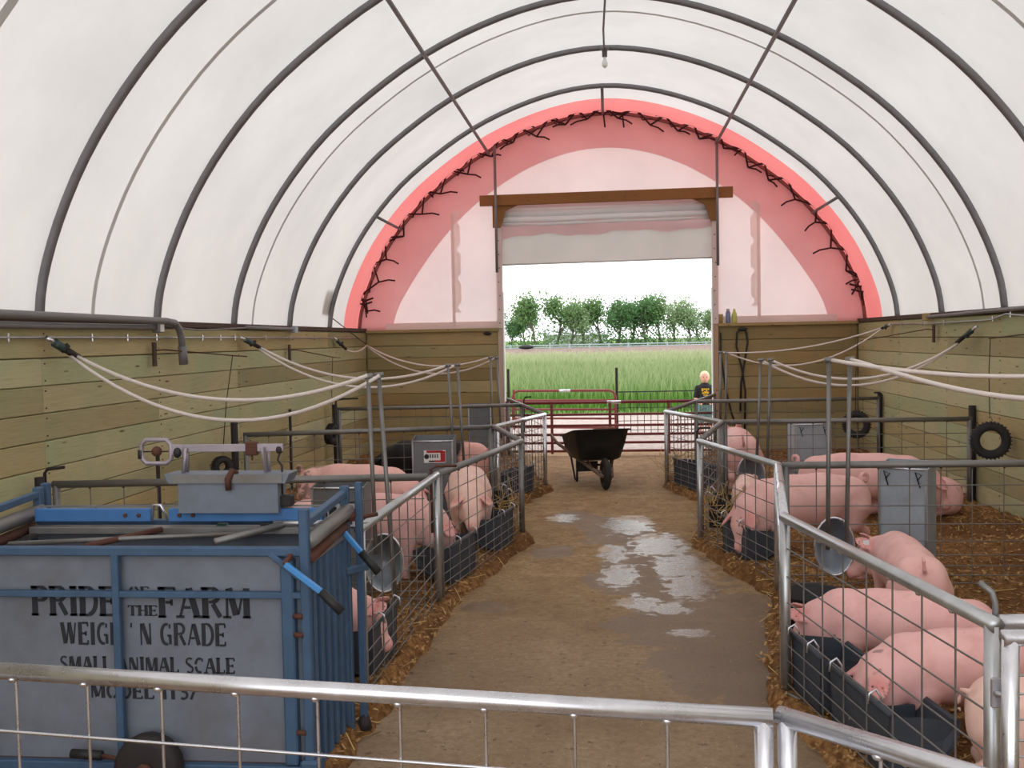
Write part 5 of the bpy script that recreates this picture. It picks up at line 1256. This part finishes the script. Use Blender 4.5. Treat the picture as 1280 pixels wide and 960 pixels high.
pig('pale pig facing the viewer with dark reddish ears drooping, on the scale side', -1.18, 8.05, -80, .90, 'pigpale', pitch=D(24), ears='fwd', tail='stub', seed=12)
pig('black bodied pig with pink rump, beyond the pale pig facing the viewer', -1.84, 10.15, 172, .95, 'pigblack', pitch=D(25), ears='fwd', tail='stub', seed=13)
pig('small pink pig half hidden between the blue scale and the near trough', -1.62, 4.72, 8, .70, 'pig', pitch=D(36), ears='up', tail='hang', seed=14)

# ------------------------------------------------------------------ child outside
def child():
    t = thing('person', 'small blond child in a black shirt with yellow print standing outside by the door post', 'person', (1.62, 16.9, -.0), 0)
    S = SDF(); W_ = lambda x, y, z: (x, y, z)
    S.ell((0,0,.995), (.072,.086,.098), .01); S.ell((0,-.055,.955), (.045,.04,.045), .02); S.cone((0,.01,.93), (0,.01,.86), .038,.042,.02)
    S.ell((0,-.088,.985), (.012,.016,.018), .01)
    for s in (-1,1): S.ell((s*.075,.0,.985), (.012,.018,.026), .008); S.sub((s*.03,-.088,1.0), (.014,.012,.009), .006)
    S.sub((0,-.092,.945), (.022,.008,.004), .004)
    S.cone((0,0,.80), (0,0,.62), .095,.085,.04); S.ell((0,0,.78), (.125,.07,.09), .03); S.cone((0,0,.62),(0,0,.54), .09,.09,.03)
    for s in (-1,1):
        S.cone((s*.12,0,.81), (s*.155,-.02,.64), .036,.029,.02); S.cone((s*.155,-.02,.64), (s*.10,-.13,.56), .028,.020,.01)
        S.ell((s*.085,-.16,.55), (.024,.030,.014), .01)
        for k in range(4): S.cone((s*(.10-.011*k),-.18,.55), (s*(.096-.011*k),-.215+.004*abs(k-1.5),.535), .0055,.0045,.004)
        S.cone((s*.065,-.15,.555), (s*.050,-.178,.565), .0065,.005,.004)
        S.cone((s*.055,0,.52), (s*.065,-.01,.29), .062,.043,.02); S.cone((s*.065,-.01,.29), (s*.07,.01,.07), .041,.027,.015); S.cone((s*.07,.01,.05), (s*.075,-.08,.03), .03,.024,.02)
    V, F_ = S.mesh((-.24,-.26,-.01), (.24,.16,1.12), .009)
    me = bpy.data.meshes.new('body'); me.from_pydata(V.tolist(), [], F_.tolist()); me.update(); me.shade_smooth(); mkobj('body', me, 'skin', t)
    def cloth(name, mat, f, lo, hi, res=.012):
        q = SDF(); f(q); v, ff = q.mesh(lo, hi, res); m2 = bpy.data.meshes.new(name); m2.from_pydata(v.tolist(), [], ff.tolist()); m2.update(); m2.shade_smooth(); return mkobj(name, m2, mat, t)
    def shirt(q):
        q.cone((0,0,.81), (0,0,.56), .108,.112,.03); q.ell((0,0,.79), (.142,.085,.085), .03)
        for s in (-1,1): q.cone((s*.12,0,.82), (s*.15,-.015,.68), .048,.046,.02)
    sh = cloth('shirt', 'shirt', shirt, (-.24,-.16,.42), (.24,.16,.95))
    def shorts(q):
        q.cone((0,0,.56), (0,0,.50), .108,.108,.03)
        for s in (-1,1): q.cone((s*.058,0,.50), (s*.07,-.01,.27), .078,.066,.02)
    cloth('shorts', 'shorts', shorts, (-.2,-.16,.15), (.2,.16,.68))
    cloth('hair', 'hair', lambda q: (q.ell((0,.018,1.02), (.082,.090,.088), .01), q.sub((0,-.075,.965), (.075,.055,.07), .01)), (-.12,-.12,.88), (.12,.14,1.13))
    b = MB()
    for k, (x, z, w, h) in enumerate(((-.05,.79,.03,.05), (-.015,.80,.03,.03), (.02,.79,.025,.05), (.05,.80,.02,.03), (0,.745,.05,.04), (-.04,.735,.03,.03), (.04,.74,.03,.035), (0,.70,.07,.018))): b.box((x, -.110, z), (w, .014, h))
    b.build('shirt_print', 'print_', sh)
    for s in (-1,1): MB().ball((s*.075,-.03,.03), .04, 10, (.9,1.7,.85)).build('shoe', 'shoe', t, True); MB().ball((s*.028,-.083,1.0), .008, 6).build('eye', 'eye', t, True)
child()

# ------------------------------------------------------------------ outside: grass, guardrail, shed, trees
def grass(n, y0, y1, hmin, hmax, w, label, xs=1.0):
    u = rng.random(n); Y = y0+(y1-y0)*u**.75; X = (rng.random(n)*2-1)*(Y*.32+6)*xs
    H = hmin+(hmax-hmin)*rng.random(n); a = rng.random(n)*2*pi; lean = rng.normal(0, .12, (n, 2)); base = field_z(X, Y)-.02
    Wd = w*(.6+.8*rng.random(n))*(Y/25)**.6; dx = np.c_[np.cos(a), np.sin(a)]*Wd[:, None]/2; z0 = base; P = np.c_[X, Y]
    def pt(f, k, s): return np.c_[P+lean*f*H[:, None]*(1+f)+dx*s*k, z0+H*f]
    V = np.stack([pt(0,1,-1), pt(0,1,1), pt(.55,.75,1), pt(.55,.75,-1), pt(1,.25,0)], 1).reshape(-1, 3)
    q = np.arange(n)*5; F4 = np.stack([q, q+1, q+2, q+3], 1).tolist(); F3 = np.stack([q+3, q+2, q+4], 1).tolist()
    me = bpy.data.meshes.new('tall_grass'); me.from_pydata(V.tolist(), [], F4+F3); me.update(); o = mkobj('tall_grass', me, 'grass'); o['kind'] = 'stuff'; tag(o, label, 'grass'); return o
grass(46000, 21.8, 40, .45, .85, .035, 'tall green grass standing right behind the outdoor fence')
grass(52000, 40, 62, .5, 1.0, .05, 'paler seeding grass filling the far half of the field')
gr = thing('guardrail', 'pale steel road guardrail far beyond the grass field', 'guardrail', (0,0,0))
for z in (1.05, .82): MB().tube([(-70,96,z+.05), (-14,100,z), (16,106,z), (70,112,z)], .07, 6).build('rail_beam', 'rail', gr, True)
gx = -28.0
while gx < 30: MB().box((gx, 101+.17*gx, .75), (.16,.16,.9)).build('rail_post', 'rail', gr); gx += 2.0
sh = thing('far_shed', 'low white shed half hidden behind the tree trunks', 'shed', (-4.8, 146, .3)); sh.scale = (.62, 1, .75)
MB().box((0,0,1.3), (15,6,2.6)).build('wall', 'farwhite', sh)
b = MB(); b.add([(-7.8,-3.4,2.6),(7.8,-3.4,2.6),(7.8,3.4,2.6),(-7.8,3.4,2.6),(-7.8,0,3.9),(7.8,0,3.9)], [(0,1,5,4),(2,3,4,5),(0,4,3),(1,2,5),(3,2,1,0)]); b.build('roof', 'farwhite', sh)
def tree_mesh(seed, h, spread, mat_dens, lf=.30):
    r = random.Random(seed); tr = MB(); tips = []
    def branch(p, d, l, rr, lev):
        n = 4; pts = [p]; q = p.copy(); dd = d.copy()
        for i in range(n):
            dd = (dd+Vector((r.gauss(0,.12), r.gauss(0,.12), r.gauss(.04,.06)))).normalized(); q = q+dd*l/n; pts.append(q.copy())
        tr.tube(pts, [rr*(1-.5*i/n) for i in range(n+1)], 5 if lev < 2 else 3, False)
        if lev >= 3: tips.extend(pts[1:]); return
        if lev == 2: tips.extend(pts[2:])
        for k in range(r.choice((3,4)) if lev else 4):
            a = r.uniform(0, 2*pi); e = r.uniform(.35, .9); nd = (dd*cos(e)+Vector((cos(a), sin(a), .15))*sin(e)*spread).normalized()
            branch(pts[r.choice((2,3,4))], nd, l*r.uniform(.6,.8), rr*.5, lev+1)
    branch(Vector((0,0,0)), Vector((r.gauss(0,.1),0,1)).normalized(), h*.36, .16, 0)
    if r.random() < .6: branch(Vector((.3,0,0)), Vector((r.gauss(0,.25),0,1)).normalized(), h*.33, .12, 0)
    T = np.array([tuple(t) for t in tips]); k = mat_dens; n = len(T)*k
    C = np.repeat(T, k, 0)+np.clip(rng.normal(0, .40, (n, 3)), -.6, .6); m_ = n//5; C = np.r_[C, np.c_[rng.normal(0, 1.0, (m_, 2)), np.abs(rng.normal(0, 1.1, m_))]]; C = C[C[:, 2] > .05]; n = len(C)
    u = rng.normal(size=(n, 3)); u /= np.linalg.norm(u, axis=1)[:, None]; v = np.cross(u, rng.normal(size=(n, 3))); v /= np.linalg.norm(v, axis=1)[:, None]
    s_ = (lf*(.5+.7*rng.random(n)))[:, None]; Q = np.stack([C-u*s_*.5, C+v*s_*.3, C+u*s_*.5, C-v*s_*.3], 1).reshape(-1, 3)
    me = bpy.data.meshes.new('foliage'); me.from_pydata(Q.tolist(), [], np.arange(4*n).reshape(-1, 4).tolist()); me.update()
    m2 = bpy.data.meshes.new('trunk'); m2.from_pydata(tr.v, [], tr.f); m2.update(); m2.materials.append(M['bark']); return me, m2
TV = [tree_mesh(s, 6.2, sp, d) for s, sp, d in ((3, 1.0, 9), (8, 1.25, 10), (15, .9, 6), (21, 1.3, 11))]
TL = [(-12.2,121,.62,3,'leaf_b'), (-10.6,124,.80,1,'leaf_a'), (-8.9,119,1.05,0,'leaf_a'), (-6.5,122,1.12,1,'leaf_a'), (-4.7,121,.86,3,'leaf_c'), (-3.2,124,.98,2,'leaf_c'), (-.9,122,.98,0,'leaf_a'), (1.1,120,1.0,3,'leaf_b'),
      (3.0,123,1.03,1,'leaf_a'), (4.6,120,1.03,3,'leaf_b'), (6.4,122,1.0,0,'leaf_a'), (8.2,125,.92,2,'leaf_c'), (9.9,121,.95,2,'leaf_c'), (11.3,123,.82,1,'leaf_a'), (12.9,121,.80,3,'leaf_c'), (-15.5,123,.9,1,'leaf_b'), (15.6,122,.9,0,'leaf_a'), (-19,124,1,3,'leaf_a'), (19,122,1,1,'leaf_b')]
OR = ['first', 'second', 'third', 'fourth', 'fifth', 'sixth', 'seventh', 'eighth', 'ninth', 'tenth', 'eleventh', 'twelfth', 'thirteenth', 'fourteenth', 'fifteenth']
for i, (x, y, s, v, mt) in enumerate(TL):
    lab = ('leafy green tree beyond the guardrail, %s from the scale side edge of the doorway view' % OR[i]) if i < 15 else 'leafy tree beyond the guardrail hidden from the doorway view'
    t = thing('tree', lab, 'tree', (x, y, .62), i*1.7, 'trees beyond the guardrail'); t.scale = (s*1.15, s*1.15, s*1.22)
    me = TV[v][0].copy(); me.materials.clear(); me.materials.append(M[mt])
    for nm, mm in (('foliage', me), ('trunk', TV[v][1])): o = bpy.data.objects.new(nm, mm); COL.objects.link(o); o.parent = t
tag(MB().ball((0,0,0), .5, 12, (1.6,1,.45)).build('debris_mound', 'darkiron', None, True), 'dark low mound lying against the guardrail foot', 'mound').location = (-8.2, 97, .95)
